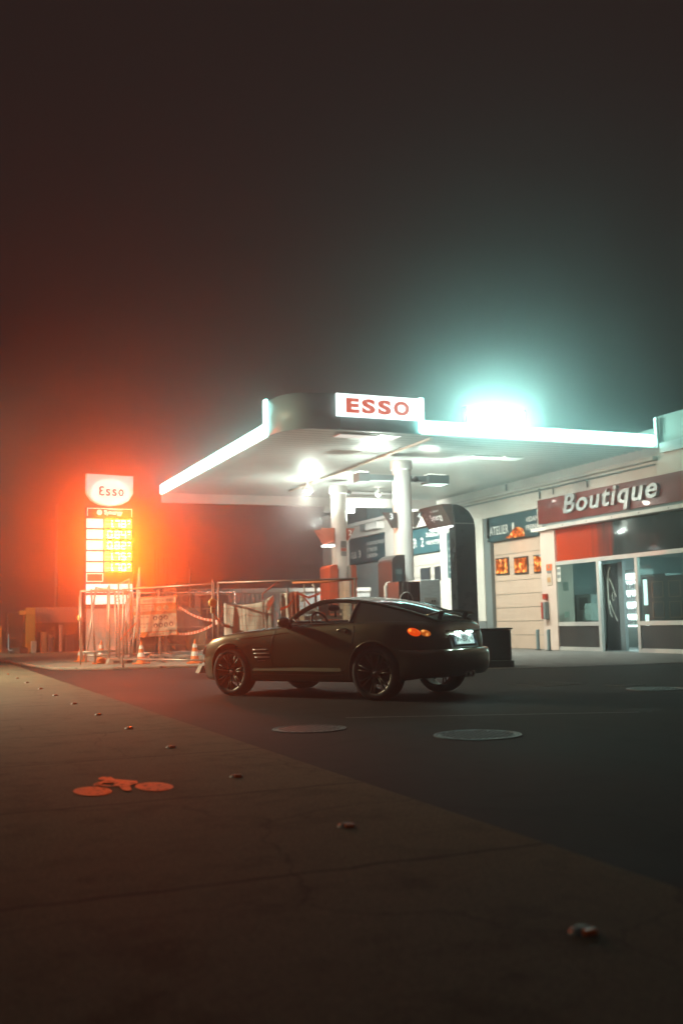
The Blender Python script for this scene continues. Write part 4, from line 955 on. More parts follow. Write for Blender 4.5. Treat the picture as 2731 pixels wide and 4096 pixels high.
# raised spoiler
N=18; vs=[]
for i in range(N+1):
    y=-.50+1.0*i/N; c_=1-(abs(y)/.5)**2.2
    zc=1.035+.045*c_; x0=-2.93-.03*c_; x1=x0-.16
    vs+=[(x0,y,zc-.012),(x0-.06,y,zc+.012),(x1,y,zc+.016),(x1,y,zc+.004),(x0-.06,y,zc-.012)]
fs=[(i*5+k,i*5+(k+1)%5,(i+1)*5+(k+1)%5,(i+1)*5+k) for i in range(N) for k in range(5)]+[(0,1,2,3,4),tuple(N*5+k for k in (4,3,2,1,0))]
sp_=cpart(MB().add(vs,fs),'spoiler',M_paint,car,smooth=True)
for y in (-.30,.30): cpart(MB().prism([(-2.98,.95),(-3.05,.95),(-3.10,1.06),(-3.04,1.06)],1,y-.012,y+.012),'spoiler_strut',M_trim,sp_)
# rear bumper
plan=cr([(-2.78,.872),(-2.92,.825),(-3.05,.765),(-3.15,.66),(-3.225,.47),(-3.255,.22),(-3.262,0)],5)
plan=plan+[(x,-y) for x,y in plan[-2::-1]]
prof=[(-.10,.27),(-.02,.285),(.022,.34),(.036,.43),(.034,.53),(.022,.592),(-.005,.612),(-.12,.618)]
vs=[];n_=len(plan)
for i,(x,y) in enumerate(plan):
    a=plan[max(i-1,0)];b=plan[min(i+1,n_-1)]; tx_,ty=b[0]-a[0],b[1]-a[1]; l=math.hypot(tx_,ty); nx,ny=ty/l,-tx_/l
    if nx*(x+1.5)+ny*y<0: nx,ny=-nx,-ny
    fade=min(1,min(i,n_-1-i)/5)
    for o_,z_ in prof: vs.append((x+nx*(o_*fade-.02*(1-fade)),y+ny*(o_*fade-.02*(1-fade)),z_))
m_=len(prof); fs=[(i*m_+k,i*m_+k+1,(i+1)*m_+k+1,(i+1)*m_+k) for i in range(n_-1) for k in range(m_-1)]
cpart(MB().add(vs,fs),'rear_bumper',M_paint,car,smooth=True)
# number plate niche, plate and its lamps
cpart(MB().add([(-3.172,.36,.795),(-3.172,-.36,.795),(-3.215,-.33,.625),(-3.215,.33,.625)],[(0,1,2,3)]),'plate_niche',mat('niche',(.35,.38,.37),.4),car,fixn=False)
pr_=cpart(MB().add([(-3.190,.27,.785),(-3.190,-.27,.785),(-3.222,-.27,.665),(-3.222,.27,.665),(-3.180,.27,.785),(-3.180,-.27,.785),(-3.212,-.27,.665),(-3.212,.27,.665)],[(0,1,2,3),(4,7,6,5),(0,4,5,1),(1,5,6,2),(2,6,7,3),(3,7,4,0)]),'number_plate',mat('plate_white',(.75,.76,.74),.4),car)
dz=Vector((-3.190+3.222,0,.785-.665)).normalized(); dx=Vector((0,-1,0)); dn=dx.cross(dz)
Mp=Matrix(((dx.x,dz.x,dn.x,0),(dx.y,dz.y,dn.y,0),(dx.z,dz.z,dn.z,0),(0,0,0,1)))
def onplate(tm,y,u,name,m,d=.003): return cpart(tm.xf(Matrix.Translation(Vector((-3.222,y,.665))+dz*u+dn*d) @ Mp),name,m,pr_,fixn=False)
onplate(text_mb('BN-153-QW',w=.41,h=.078,bold=.012),.205,.024,'plate_text',mat('plate_ink',(.02,.02,.02),.6))
for y0 in (.265,-.225): onplate(MB().quad((0,0,0),(.04,0,0),(.04,.12,0),(0,.12,0)),y0,.002,'plate_band',mat('plate_blue',(.08,.10,.16),.5),.0025)
for y in (-.14,.14):
    cpart(MB().box(-3.215,-3.175,y-.05,y+.05,.808,.822),'plate_lamp',emat('plate_lamp',(.70,1.0,.94),32),car)
    o_=spot('plate_light',(0,0,0),(0,0,-1),2.4,(.62,1.0,.92),150,.5,.02); o_.parent=car; o_.location=(-3.27,y,.83); o_.rotation_euler=(0,R(24),0)
cpart(MB().box(-3.222,-3.165,-.40,.40,.823,.845),'plate_brow',M_paint,car,bevel=.008)
# exhaust
cpart(MB().lathe([(.03,-.02),(.045,-.02),(.045,.12),(.03,.12)],16,0,(-3.26,.06,.30)).lathe([(.03,-.02),(.045,-.02),(.045,.12),(.03,.12)],16,0,(-3.26,-.06,.30)),'exhaust',M_chrome,car,smooth=True)
# wheels
def wheel(x,y,s,r,wd):
    rr=r*.775
    yo=y; yi=y-s*wd
    t=cpart(MB().lathe([(rr,yi),(r*.95,yi),(r,yi+s*.03),(r,yo-s*.03),(r*.965,yo-s*.008),(rr+.012,yo),(rr,yo-s*.012)],40,1,(x,0,r)),'wheel',M_tyre,car,smooth=True)
    mb=MB().lathe([(rr,yo-s*.006),(rr-.012,yo-s*.010),(rr-.022,yo-s*.05),(rr-.03,yi)],40,1,(x,0,r))
    cpart(mb,'rim',M_rim,t,smooth=True)
    mb=MB()
    for k in range(7):
        for o_ in (-.11,.11):
            a=2*math.pi*k/7+.3; a0=a+o_*.55; a1=a+o_*1.25
            p0=Vector((x+.05*math.cos(a0),yo-s*.045,r+.05*math.sin(a0))); p1=Vector((x+(rr-.012)*math.cos(a1),yo-s*.016,r+(rr-.012)*math.sin(a1)))
            mb.tube([p0,p0.lerp(p1,.5)+Vector((0,s*.004,0)),p1],[.014,.0115,.013],6)
    mb.lathe([(.001,yo-s*.028),(.045,yo-s*.03),(.062,yo-s*.05),(.062,yo-s*.10)],20,1,(x,0,r)); cpart(mb,'spokes',M_rim,t,smooth=True)
    cpart(MB().lathe([(.001,yo-s*.14),(.15,yo-s*.14),(.15,yo-s*.155),(.001,yo-s*.155)],28,1,(x,0,r)),'brake_disc',mat('brake',(.12,.115,.11),.5,.6),t)
    cpart(MB().lathe([(.001,yo-s*.015),(.026,yo-s*.020),(.030,yo-s*.035)],14,1,(x,0,r)),'hub_cap',M_chrome,t,smooth=True)
for s in (1,-1): wheel(0,.862*s,s,.325,.22); wheel(-2.4,.872*s,s,.335,.25)

# ------------------------------------------------------------------ price sign
ps = thing('price_sign', 'tall lit fuel price sign with white oval emblem and blazing orange digits', 'price sign', (5.36, 30.5, .06), R(4))
M_psb = mat('sign_body', (.20,.045,.03), .5, var=.1, scale=3)
def L(mb, name, m, par=ps, **k): return mb.build(name, m, par, world=False, **k)
zo = -.06
hd = L(MB().prism([(-.69,5.58+zo),(.70,5.55+zo),(.695,5.02+zo),(.56,4.80+zo),(.34,4.68+zo),(.0,4.635+zo),(-.32,4.68+zo),(-.54,4.80+zo),(-.69,5.0+zo)], 1, -.09, .12), 'sign_head', emat('head_lit', (.98,.90,.82), .50))
el = L(MB().disk((.005,-.10,5.05+zo), .575, 48, 1, ry=.385), 'oval', emat('oval_rim', (.78,1.0,.98), 1.2), hd, fixn=False)
L(MB().disk((.005,-.105,5.05+zo), .50, 48, 1, ry=.325), 'oval_face', emat('oval_lit', (.95,1.0,.94), 1.15), hd, fixn=False)
E_red = emat('oval_red', (.9,.07,.02), .06, (.30,.02,.012))
def put(tm, x, z, name, m, y=-.112, par=ps): return tm.xf(Matrix.Translation((x,y,z)) @ FACE['-Y']).build(name, m, par, world=False, fixn=False)
put(text_mb('3', w=.17, h=.30, mirror=True, bold=.025), -.345, 4.925+zo, 'letter', E_red, par=hd)
for ch, x, w_ in (('s',-.135,.145),('s',.055,.145),('o',.24,.17)): put(text_mb(ch, w=w_, h=.225, bold=.025), x, 4.925+zo, 'letter', E_red, par=hd)
# back body and posts
L(MB().box(-.70,.70,-.02,.10,1.60+zo,4.58+zo), 'body', M_psb)
L(MB().box(-.66,.66,-.03,.10,.0,1.595+zo), 'lower_body', mat('sign_lower',(.55,.42,.38),.6,var=.08,scale=3))
# lettered strip
E_line = emat('line_lit', (1.0,.93,.85), 1.6)
st_ = L(MB().box(-.67,.67,-.05,-.021,4.32+zo,4.56+zo), 'brand_strip', mat('strip_red',(.42,.06,.02),.5))
L(MB().box(-.67,.67,-.062,-.052,4.545+zo,4.56+zo).box(-.67,-.655,-.062,-.052,4.32+zo,4.544+zo).box(.655,.67,-.062,-.052,4.32+zo,4.544+zo), 'border', E_line, st_)
put(text_mb('Synergy', w=.56, h=.165, bold=.03), -.17, 4.345+zo, 'lettering', E_line, -.056, st_)
put(text_mb('FUEL TECHNOLOGY', w=.45, h=.03, bold=.02), -.07, 4.51+zo, 'lettering', E_line, -.056, st_)
mb = MB()
for k in range(14):
    a = 2*math.pi*k/14; mb.add([(-.31+.06*math.cos(a-.2),-.056,4.435+zo+.06*math.sin(a-.2)),(-.31+.092*math.cos(a),-.056,4.435+zo+.092*math.sin(a)),(-.31+.06*math.cos(a+.2),-.056,4.435+zo+.06*math.sin(a+.2))],[(0,1,2)])
mb.disk((-.31,-.057,4.435+zo),.068,20,1); L(mb, 'emblem', E_line, st_, fixn=False)
# name cells
for i in range(5):
    z1 = 4.24-.325*i; L(MB().box(-.685,-.195,-.06,-.021,z1-.262+zo,z1+zo), 'name_cell', E_cell, bevel=.012)
L(MB().box(-.685,-.195,-.06,-.045,2.61+zo,2.63+zo).box(-.685,-.195,-.06,-.045,2.38+zo,2.40+zo).box(-.685,-.665,-.06,-.045,2.401+zo,2.609+zo).box(-.215,-.195,-.06,-.045,2.401+zo,2.609+zo), 'empty_cell', E_line)
L(MB().box(-.69,.68,-.06,-.021,2.06+zo,2.31+zo), 'info_cell', E_cell, bevel=.012)
L(MB().box(-.69,.68,-.06,-.021,1.72+zo,1.98+zo), 'info_cell', E_cell, bevel=.012)
put(text_mb('G', h=.17, bold=.02), .17, 1.765+zo, 'lettering', mat('faint_print',(.45,.42,.40),.6), -.064)
# digits
E_digit = emat('digit_led', (1.0,.078,.002), K_PRICE, (.3,.05,.02))
E_dback = emat('digit_bloom_back', (1.0,.66,.26), 2.4, (.3,.05,.02))  # row backing glows to stand in for bloom around the digits
SEG = {'0':'abcdef','1':'bc','2':'abged','3':'abgcd','4':'fgbc','5':'afgcd','6':'afgedc','7':'abc','8':'abcdefg','9':'abcdfg'}
def digit(mb, ch, x, z, w_, h, t=.022):
    y0,y1 = -.056,-.05; s_ = SEG[ch]
    B = lambda a,b,c_,d: mb.quad((x+a,y0,z+c_),(x+b,y0,z+c_),(x+b,y0,z+d),(x+a,y0,z+d))
    if 'a' in s_: B(t,w_-t,h-t,h)
    if 'd' in s_: B(t,w_-t,0,t)
    if 'g' in s_: B(t,w_-t,h/2-t/2,h/2+t/2)
    if 'f' in s_: B(0,t,h/2+.008,h-.008)
    if 'b' in s_: B(w_-t,w_,h/2+.008,h-.008)
    if 'e' in s_: B(0,t,.008,h/2-.008)
    if 'c' in s_: B(w_-t,w_,.008,h/2-.008)
for i, s in enumerate(('1789','0849','0829','1759','1709')):
    z1 = 4.24-.325*i
    row = L(MB().box(-.14,.66,-.045,-.021,z1-.27+zo,z1+.01+zo), 'price_row', E_dback)
    mb = MB()
    pass
    for k, ch in enumerate(s):
        db = MB()
        if k < 3: digit(db, ch, -.07+.19*k+(.03 if k else 0), z1-.235+zo, .145, .205)
        else: digit(db, s[3], .545, z1-.125+zo, .075, .10, .014)
        L(db, 'digit', E_digit, row, fixn=False)
    mb.quad((.085,-.056,z1-.235+zo),(.105,-.056,z1-.235+zo),(.105,-.056,z1-.213+zo),(.085,-.056,z1-.213+zo))
    L(mb, 'decimal_point', E_digit, row, fixn=False)
    mb = MB()  # fins added to keep the digits' light off the ground
    for dz_ in (-.268,-.207,-.117,-.082,-.026):
        zz = z1+dz_+zo; mb.prism([(-.058,zz),(-.058,zz+.002),(-.150,zz+.016),(-.150,zz+.014)], 0, -.14, .66)
    L(mb, 'added_louvre', M_dark, row)

# ------------------------------------------------------------------ work site
M_wire = mat('fence_wire', (.42,.34,.26), .5, .5)
def fence_panel(label, Ln, loc, rz, lean=0.0, h=1.95, dx=.28, roll_=0.0, tr=.021):
    t = thing('mesh_fence', label, 'fence panel', loc, rz, 'mesh fence panels of the work site')
    t.rotation_euler = (lean, roll_, rz)
    for x in (.03, Ln-.03): MB().tube([(x,0,0),(x,0,h)], tr, 8).build('upright', M_galv, t, world=False, smooth=True)
    for z_ in (h-.03, .20): MB().tube([(.03,0,z_),(Ln-.03,0,z_)], tr*.95, 8).build('rail', M_galv, t, world=False, smooth=True)
    mb = MB(); n = int(Ln/dx)
    for i in range(1, n):
        x = i*Ln/n; mb.box(x-.0022,x+.0022,-.002,.002,.22,h-.06)
    for z_ in (.55,.95,1.35,1.68): mb.box(.06,Ln-.06,.0035,.009,z_-.003,z_+.003)
    mb.build('wire_mesh', M_wire, t, world=False)
    return t
def block(name, label, loc, rz, ln=.74, wd=.24, h=.16):
    t = thing(name, label, 'fence foot', loc, rz, 'concrete fence feet')
    MB().prism([(-ln/2,0),(ln/2,0),(ln/2-.08,h),(-ln/2+.08,h)], 1, -wd/2, wd/2).build('body', M_conc, t, world=False, bevel=.012)
    MB().box(-ln*.30,-ln*.10,-wd/2-.004,-wd/2-.001,.03,.085).box(ln*.12,ln*.30,-wd/2-.004,-wd/2-.001,.03,.085).build('slots', M_dark, t, world=False)
    return t
def rzof(a, b): return math.atan2(b[1]-a[1], b[0]-a[0])
fa_ = (6.48,22.85); fb_ = (9.19,21.0)
fence_panel('long mesh fence panel with bright top rail running behind the car', 3.26, (6.48,22.85,.06), rzof(fa_,fb_), h=1.98)
fence_panel('mesh fence panel between the warning lamp and the notice board', 3.4, (4.75,25.2,.06), rzof((4.75,25.2),(6.2,22.2)), h=1.93)
fence_panel('mesh fence panel just behind the notice board, holding its post', 3.3, (5.9,30.15,.06), .06, h=2.0)
# leaning stack by the price sign
fence_panel('upright mesh panel at the left end of the leaning stack under the price sign', 1.0, (4.16,27.9,.20), .10, lean=-.10, h=1.86, dx=.16, tr=.028)
fence_panel('mesh panel leaning back in the middle of the stack under the price sign', 1.1, (4.55,28.1,.10), .25, lean=-.16, h=2.02, dx=.16, tr=.028)
fence_panel('mesh panel seen edge on, leaning left over the concrete foot of the stack', 2.2, (5.12,27.6,.20), 1.25, roll_=-.10, h=2.02, tr=.028)
fence_panel('mesh panel seen edge on, steepest of the stack beside the notice board', 2.4, (5.60,27.5,.22), 1.35, roll_=-.26, h=1.98, tr=.028)
fence_panel('mesh panel seen edge on in the stack, between the leaning ones', 2.2, (5.34,27.7,.30), 1.30, roll_=-.16, h=1.42, tr=.03)
fence_panel('low upright mesh panel behind the concrete foot of the stack', 1.9, (4.88,27.75,.20), 1.42, roll_=-.01, h=1.98, tr=.028)
fence_panel('mesh panel leaning nearest to the price sign, its top rail sloping down to the left', 1.25, (4.30,28.2,.12), -.12, lean=-.22, h=2.12, dx=.2, roll_=.14, tr=.028)
mb = MB().tube([(5.10,27.7,.62),(5.36,27.7,.92),(5.62,27.65,1.18)], .022, 8)
tag(mb.build('orange_strap', M_orange, None), 'orange strap tied across the leaning fence stack', 'strap')
block('concrete_block', 'pale concrete fence foot with two dark slots under the leaning stack', (5.24,27.85,.06), .02, .86, .26, .17)
block('concrete_block', 'concrete fence foot set on edge among the leaning panels', (5.33,27.95,.33), .05, .24, .16, .14)
block('concrete_block', 'concrete fence foot at the base of the notice board post', (6.76,30.0,.06), .1)
block('concrete_block', 'long low concrete block lying on the pavement right of the notice board', (7.75,31.0,.06), .35, 1.3, .5, .20)
block('concrete_block', 'pale concrete block lying between the last cone and the notice board', (7.25,28.5,.06), -.25, .9, .35, .15)
block('concrete_block', 'concrete fence foot beneath the warning lamp pole', (6.18,22.2,.0), .1)
# debris by the blocks
mb = MB()
for k in range(26):
    x = random.uniform(6.0,8.3); y_ = random.uniform(27.2,29.5); s_ = random.uniform(.03,.10)
    mb.prism([(x-s_,y_-s_*.6),(x+s_*.8,y_-s_),(x+s_,y_+s_*.5),(x-s_*.3,y_+s_)], 2, .06, .06+s_*.7)
o = mb.build('rubble', M_conc); tag(o, 'loose rubble on the site pavement', 'rubble', kind='stuff')
# cones
def make_cone():
    t = thing('traffic_cone', '', 'traffic cone')
    MB().prism([(-.19,-.15),(-.15,-.19),(.15,-.19),(.19,-.15),(.19,.15),(.15,.19),(-.15,.19),(-.19,.15)], 2, 0, .035).build('base', M_orange, t, world=False, bevel=.008)
    r = lambda z: .125-(z-.036)*.175
    MB().lathe([(r(.036)+.012,.036),(r(.06),.06),(r(.62),.585),(r(.62)*.7,.605),(.001,.607)], 24).build('body', M_orange, t, world=False, smooth=True)
    for z0,z1 in ((.19,.30),(.40,.495)): MB().lathe([(r(z0)+.003,z0),(r(z1)+.003,z1)], 24).build('white_band', mat('cone_white',(.80,.78,.74),.45), t, world=False, smooth=True)
    return t
cone = make_cone()
for i,(x,y_,lab,s_) in enumerate(((4.56,30.5,'leftmost of the four orange cones, beyond the fence stack',1.0),(4.78,28.4,'orange cone directly left of the leaning fence stack',1.03),(5.60,27.1,'orange cone in front of the concrete foot right of the stack',.98),(6.79,26.1,'orange cone standing alone just left of the car nose',1.02))):
    o = cone if i == 0 else copy_tree(cone)
    o.location = (x,y_,.062); o.scale = (s_,)*3; o.rotation_euler = (0,0,.4*i); o['label'] = lab; o['group'] = 'striped traffic cones'; o['category'] = 'traffic cone'
# notice board
nb = thing('site_notice_board', 'orange and white work site notice board with round safety symbols', 'notice board', (6.57,30.0,1.3), 0)
nb.rotation_euler = (0, R(-2.4), R(-6))
M_bo = mat('board_orange', (.62,.20,.05), .5, var=.06, scale=4); M_bw = mat('board_cream', (.72,.62,.46), .6, var=.04, scale=6); M_bk = mat('board_brown', (.20,.06,.035), .6)
bd = MB().box(-.68,.68,-.012,.012,-.56,.61).build('panel', M_bo, nb, world=False)
def bx(x0,x1,z0,z1,m,nm,y=-.016): return MB().box(x0,x1,y,y+.003,z0,z1).build(nm, m, nb, world=False)
def tx(s,x,z,w_,h,m,y=-.021): return text_mb(s,w=w_,h=h,bold=.015).xf(Matrix.Translation((x,y,z)) @ FACE['-Y']).build('lettering', m, nb, world=False, fixn=False)
bx(-.665,.665,.41,.575,M_bw,'stripe'); bx(-.58,.04,.19,.375,M_bw,'stripe'); bx(-.665,.665,-.41,.09,M_bw,'stripe'); bx(-.17,.64,-.54,-.445,M_bw,'stripe')
tx('ESSO',-.64,.44,.26,.10,M_bo); tx('INTERVIENT SUR CE SITE',-.29,.455,.91,.065,M_bk)
tx('CHANTIER INTERDIT',-.55,.30,.56,.045,M_bo); tx('AU PUBLIC',-.42,.215,.30,.055,M_bo)
tx('EPI OBLIGATOIRES',-.61,.0,.48,.045,M_bk); tx('EPI SPECIFIQUES',-.61,-.20,.46,.045,M_bk); tx('selon les travaux a realiser',-.61,-.28,.36,.025,M_bk)
tx('+33 320 09 20 20',-.07,-.525,.56,.06,M_bk)
for x,z_ in ((.17,.255),(.37,.27)):
    MB().disk((x,-.017,z_),.075,20,1).build('symbol', M_bw, nb, world=False, fixn=False)
    MB().add([(x-.055,-.021,z_+.045),(x-.045,-.021,z_+.055),(x+.055,-.021,z_-.045),(x+.045,-.021,z_-.055)],[(0,1,2,3)]).build('bar', M_bo, nb, world=False, fixn=False)
for x,z_ in ((.045,-.02),(.20,-.02),(.355,-.015),(.05,-.24),(.20,-.235),(.35,-.225),(.505,-.22)):
    MB().disk((x,-.020,z_),.066,20,1).build('symbol', M_bk, nb, world=False, fixn=False)
    MB().disk((x,-.0235,z_-.012),.028,12,1,ry=.036).build('figure', M_bw, nb, world=False, fixn=False)
MB().tube([(.16,.05,-1.24),(.16,.05,.82)], .03, 10).build('post', M_galv, nb, world=False, smooth=True)
# barrier tape
def tape(label, pts, wd=.028):
    t = thing('barrier_tape', label, 'barrier tape', pts[0], 0, 'red and white tapes of the site')
    pts = [Vector(p) for p in pts]; seg = []
    for a,b in zip(pts, pts[1:]):
        n = max(2,int((b-a).length/.18))
        seg += [a.lerp(b,i/n) for i in range(n)]
    seg.append(pts[-1]); A = MB(); N = len(seg)-1
    for i,(p,q) in enumerate(zip(seg, seg[1:])):
        s0 = -.10*math.sin(math.pi*i/N); s1 = -.10*math.sin(math.pi*(i+1)/N); u = Vector((0,0,wd))
        p = p+Vector((0,0,s0)); q = q+Vector((0,0,s1)); A.add([p-u,q-u,q+u,p+u],[(0,1,2,3)])
    o = A.build('strip', M_tape_r, t, fixn=False); o.data.materials.append(M_tape_w)
    for i, p in enumerate(o.data.polygons): p.material_index = 1 if i % 3 == 2 else 0
    bm = bmesh.new(); bm.from_mesh(o.data); bmesh.ops.remove_doubles(bm, verts=bm.verts[:], dist=.001); bm.to_mesh(o.data); bm.free()
tape('upper red and white tape sagging from the notice board to the fence', [(7.2,29.6,1.62),(6.5,22.75,1.12)])
tape('lower red and white tape rising from the notice board to the fence', [(7.2,29.6,.80),(6.5,22.7,1.13)], .034)
tape('short tape crossing the fence post below the warning lamp', [(6.19,22.1,1.30),(6.75,22.75,1.0)])
tape('tape tied diagonally over the white sheets behind the car windscreen', [(7.71,22.0,1.36),(8.05,21.80,1.70)])
tape('tape running down over the windscreen toward the fence middle', [(8.15,21.75,1.70),(8.6,21.45,1.22)])
tape('tape strung along the fence beside the hanging red sheet', [(8.05,21.78,1.72),(8.5,21.50,1.70)], .025)
# warning lamp on a pole
wl = thing('warning_lamp', 'round amber site lamp on a pole left of the banner', 'warning lamp', (6.16,22.0,0))
MB().tube([(6.17,22.06,.06),(6.15,22.06,2.05)], .02, 8).build('pole', M_galv, wl, smooth=True)
MB().box(6.09,6.19,21.95,22.03,1.30,1.445).build('battery_box', mat('lamp_box',(.55,.50,.30),.5), wl, bevel=.01)
MB().lathe([(.001,-.045),(.07,-.04),(.095,-.02),(.095,.02),(.07,.04),(.001,.045)], 24, 1, (6.135,21.99,1.535)).build('lens', mat('lamp_lens_amber',(.80,.58,.20),.25,var=.25,scale=30), wl, smooth=True)
MB().lathe([(.001,-.02),(.03,-.02),(.03,.02),(.001,.02)], 12, 2, (6.135,21.99,1.645)).build('cap', M_bw, wl)
wl2 = thing('warning_lamp', 'small amber site lamp at the far left of the fence stack', 'warning lamp', (4.11,27.9,0))
MB().tube([(4.16,27.95,.06),(4.12,27.95,1.9)], .018, 8).build('pole', M_galv, wl2, smooth=True)
MB().lathe([(.001,-.03),(.06,-.03),(.08,0),(.06,.03),(.001,.03)], 16, 0, (4.10,27.9,1.31)).build('lens', mat('lamp_lens_amber',(.80,.58,.20),.25), wl2)
# banner: sagging white sheet on the fence
def sheet(name, label, cat, P0, P1, z0a, z0b, ztop, m, nx=16, nz=10, amp=.03, group=None, off=.0):
    P0 = Vector((*P0,0)); P1 = Vector((*P1,0)); d = (P1-P0).normalized(); nn = Vector((d.y,-d.x,0)); vs=[]; fs=[]
    for j in range(nz+1):
        for i in range(nx+1):
            u=i/nx; v=j/nz; zt=ztop(u); zb=z0a+(z0b-z0a)*u; z_=zb+(zt-zb)*v
            q=P0.lerp(P1,u)+nn*(off+amp*(math.sin(u*9+v*3)*.5+math.sin(u*21-v*5)*.25))+Vector((0,0,z_)); vs.append(q)
    for j in range(nz):
        for i in range(nx): a=j*(nx+1)+i; fs.append((a,a+1,a+nx+2,a+nx+1))
    o = MB().add(vs,fs).build(name, m, None, smooth=True, fixn=False)
    s_ = o.modifiers.new('thick','SOLIDIFY'); s_.thickness=.004
    return tag(o,label,cat,group)
sheet('banner', 'sagging white sheet hung on the fence above the car bonnet', 'banner', (6.66,22.90), (7.47,22.38), .35,.35, lambda u: 1.56-.32*u*(1-u)+.02*u, M_cloth)
sheet('banner', 'grey-white sheet end with a red printed corner, right of the sagging sheet', 'banner', (7.475,22.36), (7.64,22.24), .35,.35, lambda u: 1.58+.12*u, mat('cloth_grey',(.42,.42,.39),.9), nx=6)
rp = MB().add([(7.485,22.27,1.52),(7.625,22.17,1.70),(7.62,22.17,1.55),(7.56,22.22,1.42),(7.52,22.25,1.33),(7.485,22.27,1.40)],[(0,1,2,3,4,5)]).build('printed_corner', mat('print_red',(.60,.12,.07),.8,var=.3,scale=12), None, fixn=False)
tag(rp,'red printed flap at the upper right of the white banner','flap')
sheet('hanging_sheet', 'white folded sheet hanging on the fence left of the red one', 'sheet', (7.79,22.14),(8.0,22.0), .5,.5, lambda u: 1.74, M_cloth, nx=8, amp=.06)
sheet('hanging_sheet', 'salmon red sheet hanging on the fence above the car mirror', 'sheet', (8.005,21.98),(8.14,21.90), .5,.5, lambda u: 1.76, M_redcloth, nx=6, amp=.04)
sheet('hanging_sheet', 'small white square cloth tied beside the red sheet', 'sheet', (8.15,21.85),(8.22,21.8), 1.52,1.52, lambda u: 1.72, M_cloth, nx=3, nz=3, amp=.01)
sheet('hanging_sheet', 'pinkish plastic wrap hanging at the base of the far column', 'sheet', (12.62,30.25),(12.95,30.15), .4,.4, lambda u: 2.32+.03*u, mat('wrap_pink',(.62,.40,.28),.7,var=.12,scale=6), nx=8, amp=.05)
# orange barrier rail behind the fence
br = thing('tube_barrier', 'orange barrier rail on pale legs behind the fence top', 'barrier', (8.3,22.2,0))
MB().tube([(8.08,22.15,1.97),(8.75,21.7,1.97),(9.35,21.3,2.02)], .026, 10).build('rail', mat('rail_orange',(.70,.22,.06),.45), br, smooth=True)
MB().tube([(8.55,21.9,.06),(8.55,21.9,1.82),(8.48,21.9,1.93)], .030, 8).tube([(8.33,22.05,.06),(8.33,22.05,1.95)], .018, 8).build('legs', mat('leg_pale',(.55,.52,.46),.5), br, smooth=True)
rr_ = thing('red_brace', 'sloping red brace above the banner right end', 'brace', (7.6,22.3,1.8))
MB().tube([(7.80,22.25,1.975),(7.72,22.25,1.975),(7.45,22.45,1.73),(7.45,22.45,1.60)], .018, 8).build('tube', mat('brace_red',(.48,.12,.07),.5), rr_, smooth=True)
MB().tube([(7.95,22.05,.06),(7.93,22.05,1.88)], .022, 8).build('post', M_dado, rr_, smooth=True)
wf = thing('wooden_frame', 'brown wooden frame leaning low on the white banner', 'frame', (7.1,22.5,.6))
MB().box(-.30,.30,-.02,.02,.80,.86).box(-.30,-.22,-.02,.02,.1,.799).xf(Matrix.Translation((7.08,22.42,0)) @ Matrix.Rotation(-.57,4,'Z')).build('beams', mat('wood_brown',(.24,.16,.10),.7), wf)
of = thing('sample_board', 'small orange picture-like frame seen through the car window', 'frame', (8.8,22,1.2))
mb = MB().box(-.13,.13,-.01,.01,1.50,1.53).box(-.13,-.10,-.01,.01,1.2,1.499).box(.10,.13,-.01,.01,1.2,1.499); mb.xf(Matrix.Translation((8.72,21.8,0)) @ Matrix.Rotation(-.5,4,'Z')).build('bars', M_orange, of)
MB().box(-.098,.098,.0,.006,1.2,1.498).xf(Matrix.Translation((8.72,21.8,0)) @ Matrix.Rotation(-.5,4,'Z')).build('panel', M_greycont, of)
# crates behind the fence
mb = MB()
cr = thing('pallet_stack', 'stack of pale pallets behind the fence, seen through the car', 'pallet stack', (9.2,23.5,0))
for k in range(9): mb.box(8.75,9.75,23.2,24.1,.06+k*.15,.06+k*.15+.10)
mb.build('pallets', mat('pallet_wood',(.38,.30,.21),.8,var=.2,scale=5), cr)

# grey container + dark poster board
gc = thing('site_container', 'long low grey site container behind the fence', 'container', (12,37,0))
MB().box(9.42,16.6,36.6,39.0,.07,2.34).build('body', mat('container_grey',(.36,.37,.36),.7,var=.08,scale=1.5), gc, bevel=.04)
mb = MB()
for k in range(36): mb.box(9.5+k*.196,9.5+k*.196+.09,36.57,36.598,.2,2.15)
mb.build('ribs', mat('container_rib',(.33,.34,.33),.7), gc)
MB().box(9.42,16.6,36.55,36.60,2.22,2.36).build('roof_rail', M_alu, gc)
pb = thing('poster_board', 'dark maroon poster board with faded grey logos at the fence left', 'poster board', (10,36,0))
MB().box(9.62,10.62,36.0,36.06,.10,2.12).build('panel', mat('poster_dark',(.075,.03,.028),.6,var=.1,scale=2), pb)
MB().box(9.40,10.7,36.07,36.12,2.13,2.33).box(9.40,9.58,36.07,36.12,.10,2.128).build('frame', M_greycont, pb)
M_pr = mat('poster_grey', (.17,.13,.13), .6)
text('lettering','SIPS',(9.72,35.99,.62),'-Y',M_pr,pb,w=.8,h=.30,bold=.03); text('lettering','INTER',(9.95,35.99,1.3),'-Y',M_pr,pb,w=.6,h=.16)
mb = MB()
for k in range(16):
    a0,a1 = 2*math.pi*k/16, 2*math.pi*(k+1)/16
    mb.add([(10.0+.28*math.cos(a0),35.985,1.72+.2*math.sin(a0)),(10.0+.28*math.cos(a1),35.985,1.72+.2*math.sin(a1)),(10.0+.22*math.cos(a1),35.985,1.72+.15*math.sin(a1)),(10.0+.22*math.cos(a0),35.985,1.72+.15*math.sin(a0))],[(0,1,2,3)])
mb.build('emblem', M_pr, pb, fixn=False)
